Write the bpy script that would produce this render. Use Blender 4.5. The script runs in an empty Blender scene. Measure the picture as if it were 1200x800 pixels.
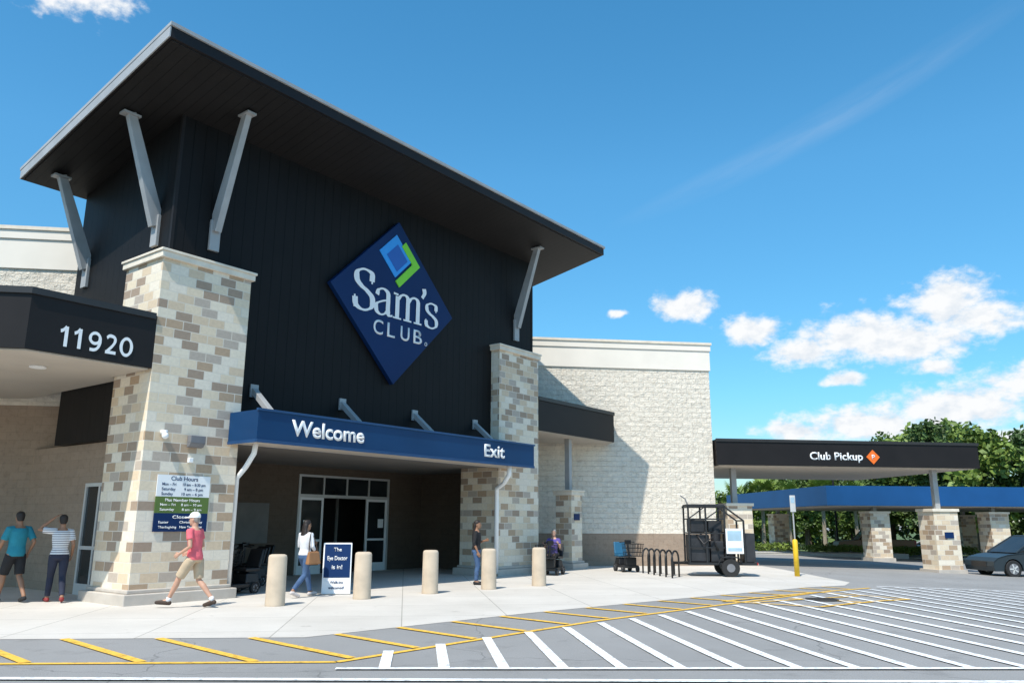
import bpy, bmesh, math, random
from mathutils import Vector, Matrix, Euler
random.seed(7)
SC=bpy.context.scene
COL=SC.collection
R=math.radians
# ---------------------------------------------------------------- materials
def newmat(name):
    m=bpy.data.materials.new(name); m.use_nodes=True
    nt=m.node_tree; b=nt.nodes['Principled BSDF']; return m,nt,b
def ramp(nt,fac,stops,interp='LINEAR'):
    r=nt.nodes.new('ShaderNodeValToRGB'); r.color_ramp.interpolation=interp
    el=r.color_ramp.elements
    while len(el)<len(stops): el.new(0.5)
    for e,(p,c) in zip(el,stops): e.position=p; e.color=(*c,1)
    nt.links.new(fac,r.inputs[0]); return r.outputs[0]
def mixc(nt,fac,a,b,mode='MIX'):
    n=nt.nodes.new('ShaderNodeMix'); n.data_type='RGBA'; n.blend_type=mode
    for s,v in ((0,fac),(6,a),(7,b)):
        if hasattr(v,'links'): nt.links.new(v,n.inputs[s])
        elif s==0: n.inputs[0].default_value=v
        else: n.inputs[s].default_value=(*v,1)
    return n.outputs[2]
def mth(nt,op,a,b=None,c=None,clamp=False):
    n=nt.nodes.new('ShaderNodeMath'); n.operation=op; n.use_clamp=clamp
    for i,v in enumerate((a,b,c)):
        if v is None: continue
        if hasattr(v,'links'): nt.links.new(v,n.inputs[i])
        else: n.inputs[i].default_value=v
    return n.outputs[0]
def noise(nt,vec,scale,detail=4,rough=.55):
    n=nt.nodes.new('ShaderNodeTexNoise'); n.inputs['Scale'].default_value=scale
    n.inputs['Detail'].default_value=detail; n.inputs['Roughness'].default_value=rough
    nt.links.new(vec,n.inputs['Vector']); return n.outputs[0]
def coord(nt,k='Object'):
    return nt.nodes.new('ShaderNodeTexCoord').outputs[k]
def bump(nt,b,h,strength=.3,dist=.02):
    n=nt.nodes.new('ShaderNodeBump'); n.inputs['Strength'].default_value=strength; n.inputs['Distance'].default_value=dist
    nt.links.new(h,n.inputs['Height']); nt.links.new(n.outputs[0],b.inputs['Normal'])
def sc(c,k): return tuple(min(1,x*k) for x in c)
MC={}
def P(name,col,rough=.7,var=.12,scale=3,bmp=0,bscale=40,metal=0,spec=.5):
    if name in MC: return MC[name]
    m,nt,b=newmat(name); v=coord(nt)
    n=noise(nt,v,scale,3)
    c=ramp(nt,n,[(.3,sc(col,1-var)),(.7,sc(col,1+var))])
    nt.links.new(c,b.inputs['Base Color']); b.inputs['Roughness'].default_value=rough; b.inputs['Metallic'].default_value=metal
    b.inputs['Specular IOR Level'].default_value=spec
    if bmp: bump(nt,b,noise(nt,v,bscale),bmp,.01)
    MC[name]=m; return m
def stone():
    m,nt,b=newmat('ashlar_stone'); uv=coord(nt,'UV')
    br=nt.nodes.new('ShaderNodeTexBrick'); nt.links.new(uv,br.inputs['Vector'])
    br.offset=.5; br.squash=1.0; br.squash_frequency=2; br.offset_frequency=2
    for k,v in (('Scale',1),('Mortar Size',.0095),('Mortar Smooth',.1),('Bias',0),('Brick Width',.405),('Row Height',.205)): br.inputs[k].default_value=v
    br.inputs['Color1'].default_value=(0,0,0,1); br.inputs['Color2'].default_value=(1,1,1,1); br.inputs['Mortar'].default_value=(.5,.5,.5,1)
    c=ramp(nt,br.outputs['Color'],[(0,(.80,.67,.49)),(.17,(.50,.36,.24)),(.29,(.85,.76,.62)),(.46,(.40,.30,.22)),(.56,(.72,.57,.40)),(.70,(.84,.74,.58)),(.85,(.52,.44,.36))],'CONSTANT')
    n=noise(nt,uv,14,5,.6); c=mixc(nt,.22,c,ramp(nt,n,[(.33,(.55,.52,.5)),(.62,(1,1,1))]),'MULTIPLY')
    c=mixc(nt,br.outputs['Fac'],c,(.74,.67,.56))
    nt.links.new(c,b.inputs['Base Color']); b.inputs['Roughness'].default_value=.85
    h=mth(nt,'SUBTRACT',mth(nt,'MULTIPLY',noise(nt,uv,24,4),.25),br.outputs['Fac'])
    bump(nt,b,h,.5,.012); return m
def block(name,col,dark=.9,strength=1.0,w=.41,h_=.205,mort=.8,rg=.35,nsc=7,bsc=6,bd=.09):
    m,nt,b=newmat(name); uv=coord(nt,'UV')
    br=nt.nodes.new('ShaderNodeTexBrick'); nt.links.new(uv,br.inputs['Vector']); br.offset=.5
    for k,v in (('Scale',1),('Mortar Size',.007),('Mortar Smooth',.6),('Bias',0),('Brick Width',w),('Row Height',h_)): br.inputs[k].default_value=v
    br.inputs['Color1'].default_value=(*sc(col,dark),1); br.inputs['Color2'].default_value=(*sc(col,1.04),1); br.inputs['Mortar'].default_value=(*sc(col,mort),1)
    n=noise(nt,uv,nsc,8,.7); n2=noise(nt,uv,.35,3)
    c=mixc(nt,rg,br.outputs['Color'],ramp(nt,n,[(.35,(.52,.48,.43)),(.5,(1,1,1))]),'MULTIPLY')
    c=mixc(nt,.15,c,ramp(nt,n2,[(.3,(.7,.68,.65)),(.7,(1,1,1))]),'MULTIPLY')
    nt.links.new(c,b.inputs['Base Color']); b.inputs['Roughness'].default_value=.9
    hh=mth(nt,'SUBTRACT',noise(nt,uv,bsc,7,.72),mth(nt,'MULTIPLY',br.outputs['Fac'],.12))
    bump(nt,b,hh,strength,bd); return m
def ribbed(name,col,pitch=.3,rough=.45,axis=0,spec=.3):
    m,nt,b=newmat(name); uv=coord(nt,'UV')
    s=nt.nodes.new('ShaderNodeSeparateXYZ'); nt.links.new(uv,s.inputs[0])
    f=mth(nt,'FRACT',mth(nt,'DIVIDE',s.outputs[axis],pitch))
    g=mth(nt,'LESS_THAN',f,.09)
    n=noise(nt,uv,.8,3)
    c=ramp(nt,n,[(.3,sc(col,.85)),(.7,sc(col,1.15))])
    c=mixc(nt,g,c,sc(col,.35))
    nt.links.new(c,b.inputs['Base Color']); b.inputs['Roughness'].default_value=rough; b.inputs['Specular IOR Level'].default_value=spec
    bump(nt,b,mth(nt,'SUBTRACT',1,g),.5,.02); return m
def concrete():
    m,nt,b=newmat('sidewalk_concrete'); v=coord(nt)
    mp=nt.nodes.new('ShaderNodeMapping'); mp.inputs['Rotation'].default_value=(0,0,R(-7.4)); nt.links.new(v,mp.inputs[0])
    br=nt.nodes.new('ShaderNodeTexBrick'); nt.links.new(mp.outputs[0],br.inputs['Vector']); br.offset=0
    for k,x in (('Scale',1),('Mortar Size',.010),('Mortar Smooth',.1),('Bias',0),('Brick Width',1.9),('Row Height',1.9)): br.inputs[k].default_value=x
    br.inputs['Color1'].default_value=(.64,.595,.53,1); br.inputs['Color2'].default_value=(.69,.645,.58,1); br.inputs['Mortar'].default_value=(.40,.37,.32,1)
    c=mixc(nt,.55,br.outputs['Color'],ramp(nt,noise(nt,v,.5,8,.65),[(.3,(.74,.73,.71)),(.65,(1,1,1))]),'MULTIPLY')
    c=mixc(nt,.25,c,ramp(nt,noise(nt,v,60,3),[(.35,(.7,.7,.7)),(.65,(1,1,1))]),'MULTIPLY')
    vo=noise(nt,v,3.5,2); c=mixc(nt,.4,c,ramp(nt,vo,[(.26,(.55,.53,.5)),(.33,(1,1,1))]),'MULTIPLY')
    nt.links.new(c,b.inputs['Base Color']); b.inputs['Roughness'].default_value=.9; bump(nt,b,noise(nt,v,80),.2,.004); return m
def asphalt():
    m,nt,b=newmat('asphalt'); v=coord(nt)
    a=ramp(nt,noise(nt,v,.22,8,.65),[(.3,(.29,.282,.268)),(.7,(.38,.37,.355))])
    c=mixc(nt,.6,a,ramp(nt,noise(nt,v,70,3,.75),[(.35,(.42,.42,.42)),(.65,(1,1,1))]),'MULTIPLY')
    st=noise(nt,v,1.7,4,.6); c=mixc(nt,.35,c,ramp(nt,st,[(.3,(.5,.5,.5)),(.42,(1,1,1))]),'MULTIPLY')
    vo=nt.nodes.new('ShaderNodeTexVoronoi'); vo.feature='DISTANCE_TO_EDGE'; vo.inputs['Scale'].default_value=.16
    ad=nt.nodes.new('ShaderNodeVectorMath'); ad.operation='ADD'; nn=nt.nodes.new('ShaderNodeTexNoise'); nn.inputs['Scale'].default_value=.8; nn.inputs['Detail'].default_value=6
    nt.links.new(v,nn.inputs[0]); nt.links.new(v,ad.inputs[0]); nt.links.new(nn.outputs[1],ad.inputs[1]); nt.links.new(ad.outputs[0],vo.inputs['Vector'])
    cr=mth(nt,'LESS_THAN',vo.outputs[0],.0018)
    c=mixc(nt,mth(nt,'MULTIPLY',cr,.45),c,(.10,.098,.095))
    nt.links.new(c,b.inputs['Base Color']); b.inputs['Roughness'].default_value=.92; bump(nt,b,noise(nt,v,100),.35,.006); return m
def paint(name,col):
    m,nt,b=newmat(name); v=coord(nt)
    w=noise(nt,v,9,8,.75)
    c=ramp(nt,w,[(.38,sc(col,.55)),(.5,col),(.8,sc(col,1.06))])
    nt.links.new(c,b.inputs['Base Color']); b.inputs['Roughness'].default_value=.75; return m
def leafmat(name,c1,c2):
    m,nt,b=newmat(name); v=coord(nt)
    c=ramp(nt,noise(nt,v,1.0,4,.7),[(.32,c1),(.68,c2)])
    nt.links.new(c,b.inputs['Base Color']); b.inputs['Roughness'].default_value=.6
    return m
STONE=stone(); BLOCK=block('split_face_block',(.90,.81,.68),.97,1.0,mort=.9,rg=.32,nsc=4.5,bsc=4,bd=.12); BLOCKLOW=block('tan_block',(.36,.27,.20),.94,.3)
SIDING=ribbed('dark_siding',(.0085,.0075,.0075),.3,.55,spec=.2); SOFFIT=ribbed('dark_soffit',(.014,.0125,.012),.25,.6)
CONC=concrete(); ASPH=asphalt()
WPAINT=paint('white_road_paint',(.88,.88,.86)); YPAINT=paint('yellow_road_paint',(.88,.52,.07))
BRONZE=P('bronze_fascia',(.016,.013,.0125),.5,.15,1,spec=.25); METAL=P('galvanised_trim',(.40,.40,.395),.5,.1,2,metal=.15)
CAPST=P('cast_stone',(.78,.69,.56),.85,.1,3,.3); EIFS=P('cream_render',(.84,.77,.67),.9,.06,.6,.2)
BLUE=P('navy_fascia',(.005,.044,.13),.4,.1,.7,spec=.25); NAVY=P('sign_navy',(.005,.028,.105),.5,.08,.5,spec=.2)
WHITE=P('white_enamel',(.90,.90,.89),.45,.02,2); SOFL=P('cream_soffit',(.52,.46,.39),.8,.06,.8); SOFE=P('soffit_painted_shade',(.22,.195,.17),.8,.06,.8)  # SOFE: cream soffit darkened, shade of the recess painted into its colour
LBLUE=P('light_blue_enamel',(.03,.34,.85),.4,.03); GREEN=P('lime_enamel',(.22,.70,.03),.4,.03)
BLACK=P('black_plastic',(.015,.015,.016),.45,.2); RUB=P('rubber',(.02,.02,.02),.85,.2)
GREY=P('grey_plastic',(.18,.18,.19),.5,.1); ALU=P('white_aluminium',(.62,.62,.60),.4,.05,metal=.2)
ORANGE=P('orange_enamel',(.9,.17,.015),.45,.05); RED=P('red_lens',(.4,.02,.02),.3)
def glass():
    m,nt,b=newmat('dark_glass'); v=coord(nt)
    c=ramp(nt,noise(nt,v,.6,3),[(.3,(.012,.015,.017)),(.7,(.035,.04,.042))]); nt.links.new(c,b.inputs['Base Color'])
    b.inputs['Roughness'].default_value=.06; return m
GLASS=glass()
# ---------------------------------------------------------------- mesh builder
class MB:
    def __init__(s): s.v=[];s.f=[];s.m=[];s.n=0
    def add(s,vs,fs,mi=0):
        o=len(s.v); s.v+= [tuple(v) for v in vs]; s.f+=[tuple(o+i for i in f) for f in fs]; s.m+=[mi]*len(fs); return s
    def hexa(s,p,mi=0):
        return s.add(p,[(3,2,1,0),(4,5,6,7),(0,1,5,4),(1,2,6,5),(2,3,7,6),(3,0,4,7)],mi)
    def box(s,x0,x1,y0,y1,z0,z1,mi=0):
        return s.hexa([(x0,y0,z0),(x1,y0,z0),(x1,y1,z0),(x0,y1,z0),(x0,y0,z1),(x1,y0,z1),(x1,y1,z1),(x0,y1,z1)],mi)
    def prism(s,poly,z0,z1,mi=0,cap=True):
        n=len(poly); vs=[(x,y,z0) for x,y in poly]+[(x,y,z1) for x,y in poly]
        fs=[(i,(i+1)%n,n+(i+1)%n,n+i) for i in range(n)]
        if cap: fs+=[tuple(reversed(range(n))),tuple(range(n,2*n))]
        return s.add(vs,fs,mi)
    def extr(s,prof,x0,x1,mi=0):
        n=len(prof); vs=[(x0,y,z) for y,z in prof]+[(x1,y,z) for y,z in prof]
        fs=[(i,n+i,n+(i+1)%n,(i+1)%n) for i in range(n)]+[tuple(range(n)),tuple(reversed(range(n,2*n)))]
        return s.add(vs,fs,mi)
    def rings(s,rs,mi=0,seg=16):
        vs=[];fs=[]
        for c,ax,ay in rs:
            c=Vector(c);ax=Vector(ax);ay=Vector(ay)
            for i in range(seg):
                a=2*math.pi*i/seg; vs.append(c+ax*math.cos(a)+ay*math.sin(a))
        for k in range(len(rs)-1):
            for i in range(seg):
                j=(i+1)%seg; fs.append((k*seg+i,k*seg+j,(k+1)*seg+j,(k+1)*seg+i))
        fs.append(tuple(reversed(range(seg)))); fs.append(tuple(range((len(rs)-1)*seg,len(rs)*seg)))
        return s.add(vs,fs,mi)
    def tube(s,pts,rad,mi=0,seg=10,round_=False):
        pts=[Vector(p) for p in pts]
        if not hasattr(rad,'__len__'): rad=[rad]*len(pts)
        rad=list(rad)
        if round_:
            d0=(pts[0]-pts[1]).normalized(); d1=(pts[-1]-pts[-2]).normalized(); r0,r1=rad[0],rad[-1]
            pts=[pts[0]+d0*r0*.9,pts[0]+d0*r0*.6]+pts+[pts[-1]+d1*r1*.6,pts[-1]+d1*r1*.9]
            rad=[r0*.35,r0*.78]+rad+[r1*.78,r1*.35]
        rs=[];prev=None
        for i,p in enumerate(pts):
            d=(pts[min(i+1,len(pts)-1)]-pts[max(i-1,0)]).normalized()
            if prev is None:
                a=d.cross(Vector((0,0,1)));
                if a.length<.05: a=d.cross(Vector((0,1,0)))
            else: a=prev-d*prev.dot(d)
            a.normalize(); prev=a; b_=d.cross(a)
            rs.append((p,a*rad[i],b_*rad[i]))
        return s.rings(rs,mi,seg)
    def cyl(s,p0,p1,r0,r1=None,mi=0,seg=16): return s.tube([p0,p1],[r0,r0 if r1 is None else r1],mi,seg)
    def ell(s,c,rx,ry,rz,mi=0,seg=14):
        c=Vector(c); rs=[]
        for k in range(1,10):
            a=-math.pi/2+math.pi*k/10; rs.append((c+Vector((0,0,rz*math.sin(a))),(rx*math.cos(a),0,0),(0,ry*math.cos(a),0)))
        return s.rings(rs,mi,seg)
    def bar(s,p0,p1,w,h,mi=0,w1=None,h1=None,up=(0,0,1)):
        p0=Vector(p0);p1=Vector(p1); d=(p1-p0).normalized(); a=d.cross(Vector(up))
        if a.length<.05: a=d.cross(Vector((1,0,0)))
        a.normalize(); b_=a.cross(d); w1=w1 or w; h1=h1 or h
        def q(p,w,h): return [p-a*w/2-b_*h/2,p+a*w/2-b_*h/2,p+a*w/2+b_*h/2,p-a*w/2+b_*h/2]
        return s.hexa(q(p0,w,h)+q(p1,w1,h1),mi)
    def mesh(s,name,mats):
        me=bpy.data.meshes.new(name); me.from_pydata(s.v,[],s.f); me.update()
        for m in mats: me.materials.append(m)
        for p,i in zip(me.polygons,s.m): p.material_index=i
        bm=bmesh.new(); bm.from_mesh(me); bmesh.ops.recalc_face_normals(bm,faces=bm.faces)
        uv=bm.loops.layers.uv.new('UVMap')
        for f in bm.faces:
            n=f.normal
            for l in f.loops:
                x,y,z=l.vert.co
                if abs(n.z)>.7: l[uv].uv=(x,y)
                elif abs(n.x)>abs(n.y): l[uv].uv=(y+.13,z)
                else: l[uv].uv=(x,z)
        bm.to_mesh(me); bm.free(); return me
    def obj(s,name,mats,parent=None,smooth=False,bevel=0,mat4=None,kind=None):
        if not isinstance(mats,(list,tuple)): mats=[mats]
        return mkobj(name,s.mesh(name,mats),parent,smooth,bevel,mat4,kind)
def mkobj(name,me,parent=None,smooth=False,bevel=0,mat4=None,kind=None):
    o=bpy.data.objects.new(name,me); COL.objects.link(o)
    if parent: o.parent=parent
    if mat4 is not None: o.matrix_basis=mat4
    if smooth:
        for p in me.polygons: p.use_smooth=True
    if bevel:
        b=o.modifiers.new('bevel','BEVEL'); b.width=bevel; b.segments=2; b.limit_method='ANGLE'; b.angle_limit=R(40)
    if kind: o['kind']=kind
    return o
def bx1(name,mat,par,*c,bevel=0):
    g=MB(); g.box(*c); return g.obj(name,mat,par,bevel=bevel)
def root(name,mat4,label,cat,group=None):
    e=bpy.data.objects.new(name,None); COL.objects.link(e); e.matrix_basis=mat4; e.empty_display_size=.3
    e['label']=label; e['category']=cat
    if group: e['group']=group
    return e
def tag(o,label,cat,group=None):
    o['label']=label;o['category']=cat
    if group:o['group']=group
    return o
def copy_thing(src,mat4,label=None):
    def rec(o,par):
        c=o.copy(); COL.objects.link(c)
        if par: c.parent=par; c.matrix_parent_inverse=o.matrix_parent_inverse.copy()
        for ch in [x for x in o.children]: rec(ch,c)
        return c
    n=rec(src,None); n.matrix_basis=mat4
    if label: n['label']=label
    return n
def TR(x,y,z=0,rz=0,s=1): return Matrix.Translation((x,y,z))@Matrix.Rotation(R(rz),4,'Z')@Matrix.Diagonal((s,s,s,1))
def text(name,s,width,height,parent,origin,mat,extr=.01,off=.0,rot=None,cap=True):
    cu=bpy.data.curves.new('t','FONT'); cu.body=s; cu.size=1; cu.extrude=0; cu.offset=off
    ob=bpy.data.objects.new('t',cu); COL.objects.link(ob); bpy.context.view_layer.update()
    me=bpy.data.meshes.new_from_object(ob.evaluated_get(bpy.context.evaluated_depsgraph_get()))
    bpy.data.objects.remove(ob)
    xs=[v.co.x for v in me.vertices]; ys=[v.co.y for v in me.vertices]
    x0,x1=min(xs),max(xs); y0=0 if cap else min(ys); h=.7 if cap else (max(ys)-y0)
    kx=width/(x1-x0); ky=height/h
    bm=bmesh.new(); bm.from_mesh(me)
    for v in bm.verts: v.co=Vector(((v.co.x-x0)*kx,(v.co.y-y0)*ky,0))
    r=bmesh.ops.extrude_face_region(bm,geom=list(bm.faces))
    for v in [g for g in r['geom'] if isinstance(g,bmesh.types.BMVert)]: v.co.z+=extr
    bmesh.ops.recalc_face_normals(bm,faces=bm.faces)
    bm.to_mesh(me); bm.free(); me.materials.clear(); me.materials.append(mat)
    rot=Matrix.Rotation(R(90),4,'X') if rot is None else rot
    return mkobj(name,me,parent,mat4=Matrix.Translation(origin)@rot)
def crom(pts,n=8):
    P_=[Vector(p) for p in pts]; P_=[P_[0]*2-P_[1]]+P_+[P_[-1]*2-P_[-2]]; out=[]
    for k in range(1,len(P_)-2):
        a,b,c,d=P_[k-1:k+3]
        for j in range(n):
            t=j/n; out.append(.5*((2*b)+(-a+c)*t+(2*a-5*b+4*c-d)*t*t+(-a+3*b-3*c+d)*t**3))
    out.append(P_[-2]); return out
lay=[0]
def stroke(g,pts,ox,oz,sx,sy,thick=.15,thin=.045,smooth=True,pen=12,SY=-.17,closed=False):
    pts=crom(pts) if smooth else [Vector(p) for p in pts]
    lay[0]+=1; y=SY-.006-.0009*(lay[0]%30); pv=Vector((math.cos(R(pen)),math.sin(R(pen))))
    L=[];Rr=[]
    for i_,p in enumerate(pts):
        if closed: d=(pts[(i_+1)%(len(pts)-1)]-pts[(i_-1)%(len(pts)-1)]).normalized()
        else: d=(pts[min(i_+1,len(pts)-1)]-pts[max(i_-1,0)]).normalized()
        w=max(thin,thick*abs(d.x*pv.y-d.y*pv.x)); a=Vector((-d.y,d.x))*w/2
        L.append(p+a);Rr.append(p-a)
    vs=[(ox+q.x*sx,y,oz+q.y*sy) for q in L+Rr]; n=len(pts)
    g.add(vs,[(k,k+1,n+k+1,n+k) for k in range(n-1)])
def zg(x): return -.03*min(max(0,x-8),52)
F=Matrix.Translation((-7.63,16.6,0))@Matrix.Rotation(R(52.4),4,'Z')
def FW(s,b,z=0): return F@Vector((s,b,z))
ML=Matrix.Translation((-13,20.9,0))@Matrix.Rotation(R(7.4),4,'Z')
MR=Matrix.Translation((8.35,33.2,0))@Matrix.Rotation(R(7.4),4,'Z')
# ---------------------------------------------------------------- ground
def sheet(name,polys,mat,dz):
    vs=[];fs=[]
    for poly in polys:
        o=len(vs); vs+=[(x,y,zg(x)+dz) for x,y in poly]; fs.append(tuple(range(o,o+len(poly))))
    me=bpy.data.meshes.new(name); me.from_pydata(vs,[],fs); me.update(); me.materials.append(mat)
    bm=bmesh.new(); bm.from_mesh(me)
    for f in bm.faces:
        if f.normal.z<0: f.normal_flip()
    bm.to_mesh(me); bm.free()
    return mkobj(name,me,kind='structure')
XS=[-900,8,60,900]
sheet('ground',[[(a,-60),(b,-60),(b,1500),(a,1500)] for a,b in zip(XS,XS[1:])],ASPH,0)
sheet('sidewalk',[[(-45,7.2),(-7.25,11.94),(-3.0,12.3),(.32,15.65),(3.85,18.8),(8,22.3),(8,45),(-45,45)],
                  [(8,22.3),(9.5,23.6),(10.3,25.2),(10.6,32),(10.6,45),(8,45)]],CONC,.005)
GRASS=P('grass_ground',(.09,.13,.04),.95,.4,.4,.4,10)
sheet('grass',[[(9,64),(60,66),(60,400),(9,400)],[(60,66),(500,66),(500,400),(60,400)],[(-400,70),(8,70),(8,400),(-400,400)]],GRASS,.02)
def stripes(name,segs,mat,dz):
    vs=[];fs=[]
    for (p,q,w) in segs:
        p=Vector(p);q=Vector(q); d=q-p; L=d.length; d.normalize(); a=Vector((-d.y,d.x))*w/2
        n=max(1,int(L/1.0)); o=len(vs)
        for i in range(n+1):
            c=p+d*L*i/n
            for s in (-1,1):
                t=c+a*s; vs.append((t.x,t.y,zg(t.x)+dz))
        for i in range(n): fs.append((o+2*i,o+2*i+2,o+2*i+3,o+2*i+1))
    me=bpy.data.meshes.new(name); me.from_pydata(vs,[],fs); me.update(); me.materials.append(mat)
    bm=bmesh.new(); bm.from_mesh(me)
    for f in bm.faces:
        if f.normal.z<0: f.normal_flip()
    bm.to_mesh(me); bm.free()
    return mkobj(name,me,kind='structure')
YL=[(-30,7.0),(-5.97,9.95),(-2.09,10.2),(1.47,14.46),(9.87,22.85)]
BL=[(-30,9.1),(-7.25,11.94),(-3.0,12.3),(.32,15.65),(3.85,18.8),(9.3,23.4)]
stripes('yellow_kerb_line_marking',[((YL[i]),(YL[i+1]),.11) for i in range(len(YL)-1)],YPAINT,.010)
def at(poly,dist):
    for a,b in zip(poly,poly[1:]):
        a=Vector(a);b=Vector(b);L=(b-a).length
        if dist<=L: return a+(b-a)*dist/L
        dist-=L
    return Vector(poly[-1])
def hit(p,d,poly):
    best=None
    for a,b in zip(poly,poly[1:]):
        a=Vector(a);b=Vector(b);e=b-a; den=d.x*e.y-d.y*e.x
        if abs(den)<1e-6: continue
        t=((a.x-p.x)*e.y-(a.y-p.y)*e.x)/den; u=((a.x-p.x)*d.y-(a.y-p.y)*d.x)/den
        if t>.05 and 0<=u<=1 and (best is None or t<best): best=t
    return p+d*best if best else None
hs=[]; dd=Vector((.72,-.69)).normalized()
L0=sum((Vector(b)-Vector(a)).length for a,b in zip(BL,BL[1:]))
k=.4
while k<L0-.8:
    p=at(BL,k); q=hit(p,dd,YL)
    if q is not None: hs.append((p+dd*.05,q-dd*.08,.13))
    k+=1.3 if p.x<-3.2 else 1.15
stripes('yellow_hatch_marking',hs,YPAINT,.014)
bx=[(4.6,18.1),(7.6,20.6),(9.2,19.2),(6.3,17.0)]
stripes('yellow_box_marking',[(bx[i],bx[(i+1)%4],.11) for i in range(4)]+[((5.2,17.9),(8.2,19.6),.1),((6.3,18.9),(7.6,18.1),.1)],YPAINT,.018)
ws=[]
pd=Vector((.1105,-.9939))
def ytop(x):
    pts=[(-2.3,10.35),(1.47,14.1),(9.6,22.2),(10.4,23.4),(60,24.5)]
    for a,b in zip(pts,pts[1:]):
        if a[0]<=x<=b[0]: return a[1]+(b[1]-a[1])*(x-a[0])/(b[0]-a[0])
    return None
x=-1.45
while x<34:
    base=Vector((x,9.78+(x+1)*.03)); t=0
    while t<16:
        q=base-pd*t; y=ytop(q.x)
        if y is None or q.y>=y: break
        t+=.05
    if t>.2: ws.append((base,base-pd*t,.135))
    x+=.69
stripes('white_hatch_marking',ws,WPAINT,.014)
stripes('white_lane_line_marking',[((-2.0,9.72),(45,11.15),.11),((-14,8.95),(45,9.5),.13),((10.4,23.6),(45,24.5),.12)],WPAINT,.018)
g=MB(); g.cyl((6.95,18.6,.0),(6.95,18.6,.026),.36,seg=28)
for i in range(-3,4): g.box(6.95-.28,6.95+.28,18.6+i*.085-.012,18.6+i*.085+.012,.026,.034)
tag(g.obj('drain_cover',P('cast_iron',(.05,.045,.04),.7)), 'round dark iron drain cover set in asphalt','drain')
# ---------------------------------------------------------------- building
B=root('store_building',F,'warehouse club store with dark entrance tower and stone pillars','building')
def rt(y): return 11.65-.194*(y+1.69)
g=MB(); x0,x1,y0,y1=.3,14.15,.35,4.9
g.hexa([(x0,y0,3.45),(x1,y0,3.45),(x1,y1,3.45),(x0,y1,3.45),(x0,y0,rt(y0)-.27),(x1,y0,rt(y0)-.27),(x1,y1,rt(y1)-.27),(x0,y1,rt(y1)-.27)])
g.obj('tower_wall',SIDING,B)
bx1('corner_trim',BRONZE,B,.285,.36,.335,.41,3.46,rt(.35)-.31); bx1('corner_trim',BRONZE,B,14.09,14.165,.335,.41,7.6,rt(.35)-.31)
RX0,RX1,RY0,RY1=-1.24,15.87,-1.69,5.1
g=MB()
def rslab(a,b,c,d,t0,t1,mi=0): g.hexa([(a,c,rt(c)+t0),(b,c,rt(c)+t0),(b,d,rt(d)+t0),(a,d,rt(d)+t0),(a,c,rt(c)+t1),(b,c,rt(c)+t1),(b,d,rt(d)+t1),(a,d,rt(d)+t1)],mi)
rslab(RX0,RX1,RY0,RY1,-.30,-.02); roof=g.obj('roof',BRONZE,B)
g=MB(); rslab(RX0+.06,RX1-.06,RY0+.06,RY1-.06,-.325,-.304); g.obj('soffit',SOFFIT,roof)
g=MB(); rslab(RX0-.04,RX1+.04,RY0-.04,RY1+.04,-.06,.02); g.obj('roof_edge_trim',METAL,roof)
g=MB(); rslab(RX0-.03,RX0-.004,RY0,RY1,-.30,-.065); g.obj('rake_board',METAL,roof)
def bracket(p0,p1,out):
    g=MB(); p0=Vector(p0);p1=Vector(p1); up=Vector(out)
    g.bar(p0,p1,.17,.34,w1=.15,h1=.20,up=up)
    br_=g.obj('bracket',METAL,B,bevel=.01)
    a=Vector(out).cross(Vector((0,0,1))); w=a*.13; o_=Vector(out)
    q=[p0-w+o_*(-.02),p0+w+o_*(-.02),p0+w+o_*.06,p0-w+o_*.06]
    g=MB(); g.hexa([v+Vector((0,0,-.5)) for v in q]+[v+Vector((0,0,.25)) for v in q]); g.obj('foot_plate',METAL,br_,bevel=.01)
    g=MB(); g.bar(p1+Vector((0,0,-.05))-o_*.2,p1+Vector((0,0,-.05))+o_*.2,.24,.05); g.obj('top_plate',METAL,br_)
zs=lambda y: rt(y)-.34
bracket((1.34,.33,8.35),(1.34,-.62,zs(-.62)),(0,-1,0))
bracket((13.15,.33,8.35),(13.15,-.62,zs(-.62)),(0,-1,0))
bracket((.28,1.0,8.3),(-.62,1.0,zs(1.0)),(-1,0,0))
bracket((.28,4.3,7.9),(-.62,4.3,zs(4.3)),(-1,0,0))
PLC=P('plinth_concrete',(.52,.47,.41),.9,.12,2,.3)
def pillar(xa,xb,ya,yb,h,par=B,name='stone_pillar'):
    p=bx1(name,STONE,par,xa,xb,ya,yb,.0,h-.2)
    g=MB(); g.box(xa-.07,xb+.07,ya-.07,yb+.07,h-.2,h-.06); g.box(xa-.1,xb+.1,ya-.1,yb+.1,h-.06,h); g.obj('pillar_cap',CAPST,p,bevel=.012)
    g=MB(); g.box(xa-.16,xb+.16,ya-.16,yb+.16,-.3,.22); g.box(xa-.06,xb+.06,ya-.06,yb+.06,.22,.3); g.obj('pillar_plinth',PLC,p,bevel=.02)
    return p
pl=pillar(0,2.22,0,1.6,7.47); pr=pillar(11.83,14.03,0,1.6,7.47)
g=MB(); g.box(.95,1.3,-.16,-.01,3.3,3.46); g.extr([(-.16,3.3),(-.01,3.3),(-.01,3.2),(-.1,3.22)],.95,1.3); g.obj('wall_light',GREY,pl,bevel=.01)
g=MB(); g.ell((.38,-.12,3.4),.07,.07,.07); g.box(.33,.43,-.12,-.0,3.42,3.52); g.obj('security_camera',WHITE,pl,smooth=True)
bx1('floodlight',WHITE,pl,1.0,1.1,-.08,-.0,2.88,2.98,bevel=.01)
CZ0,CZ1=3.39,4.09
g=MB(); g.prism([(1.94,-1.1),(12.26,-1.1),(12.26,-.02),(11.8,-.02),(11.8,.34),(2.25,.34),(2.25,-.02),(1.94,-.02)],CZ0,CZ1-.03); can=g.obj('entrance_canopy',BLUE,B)
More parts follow.
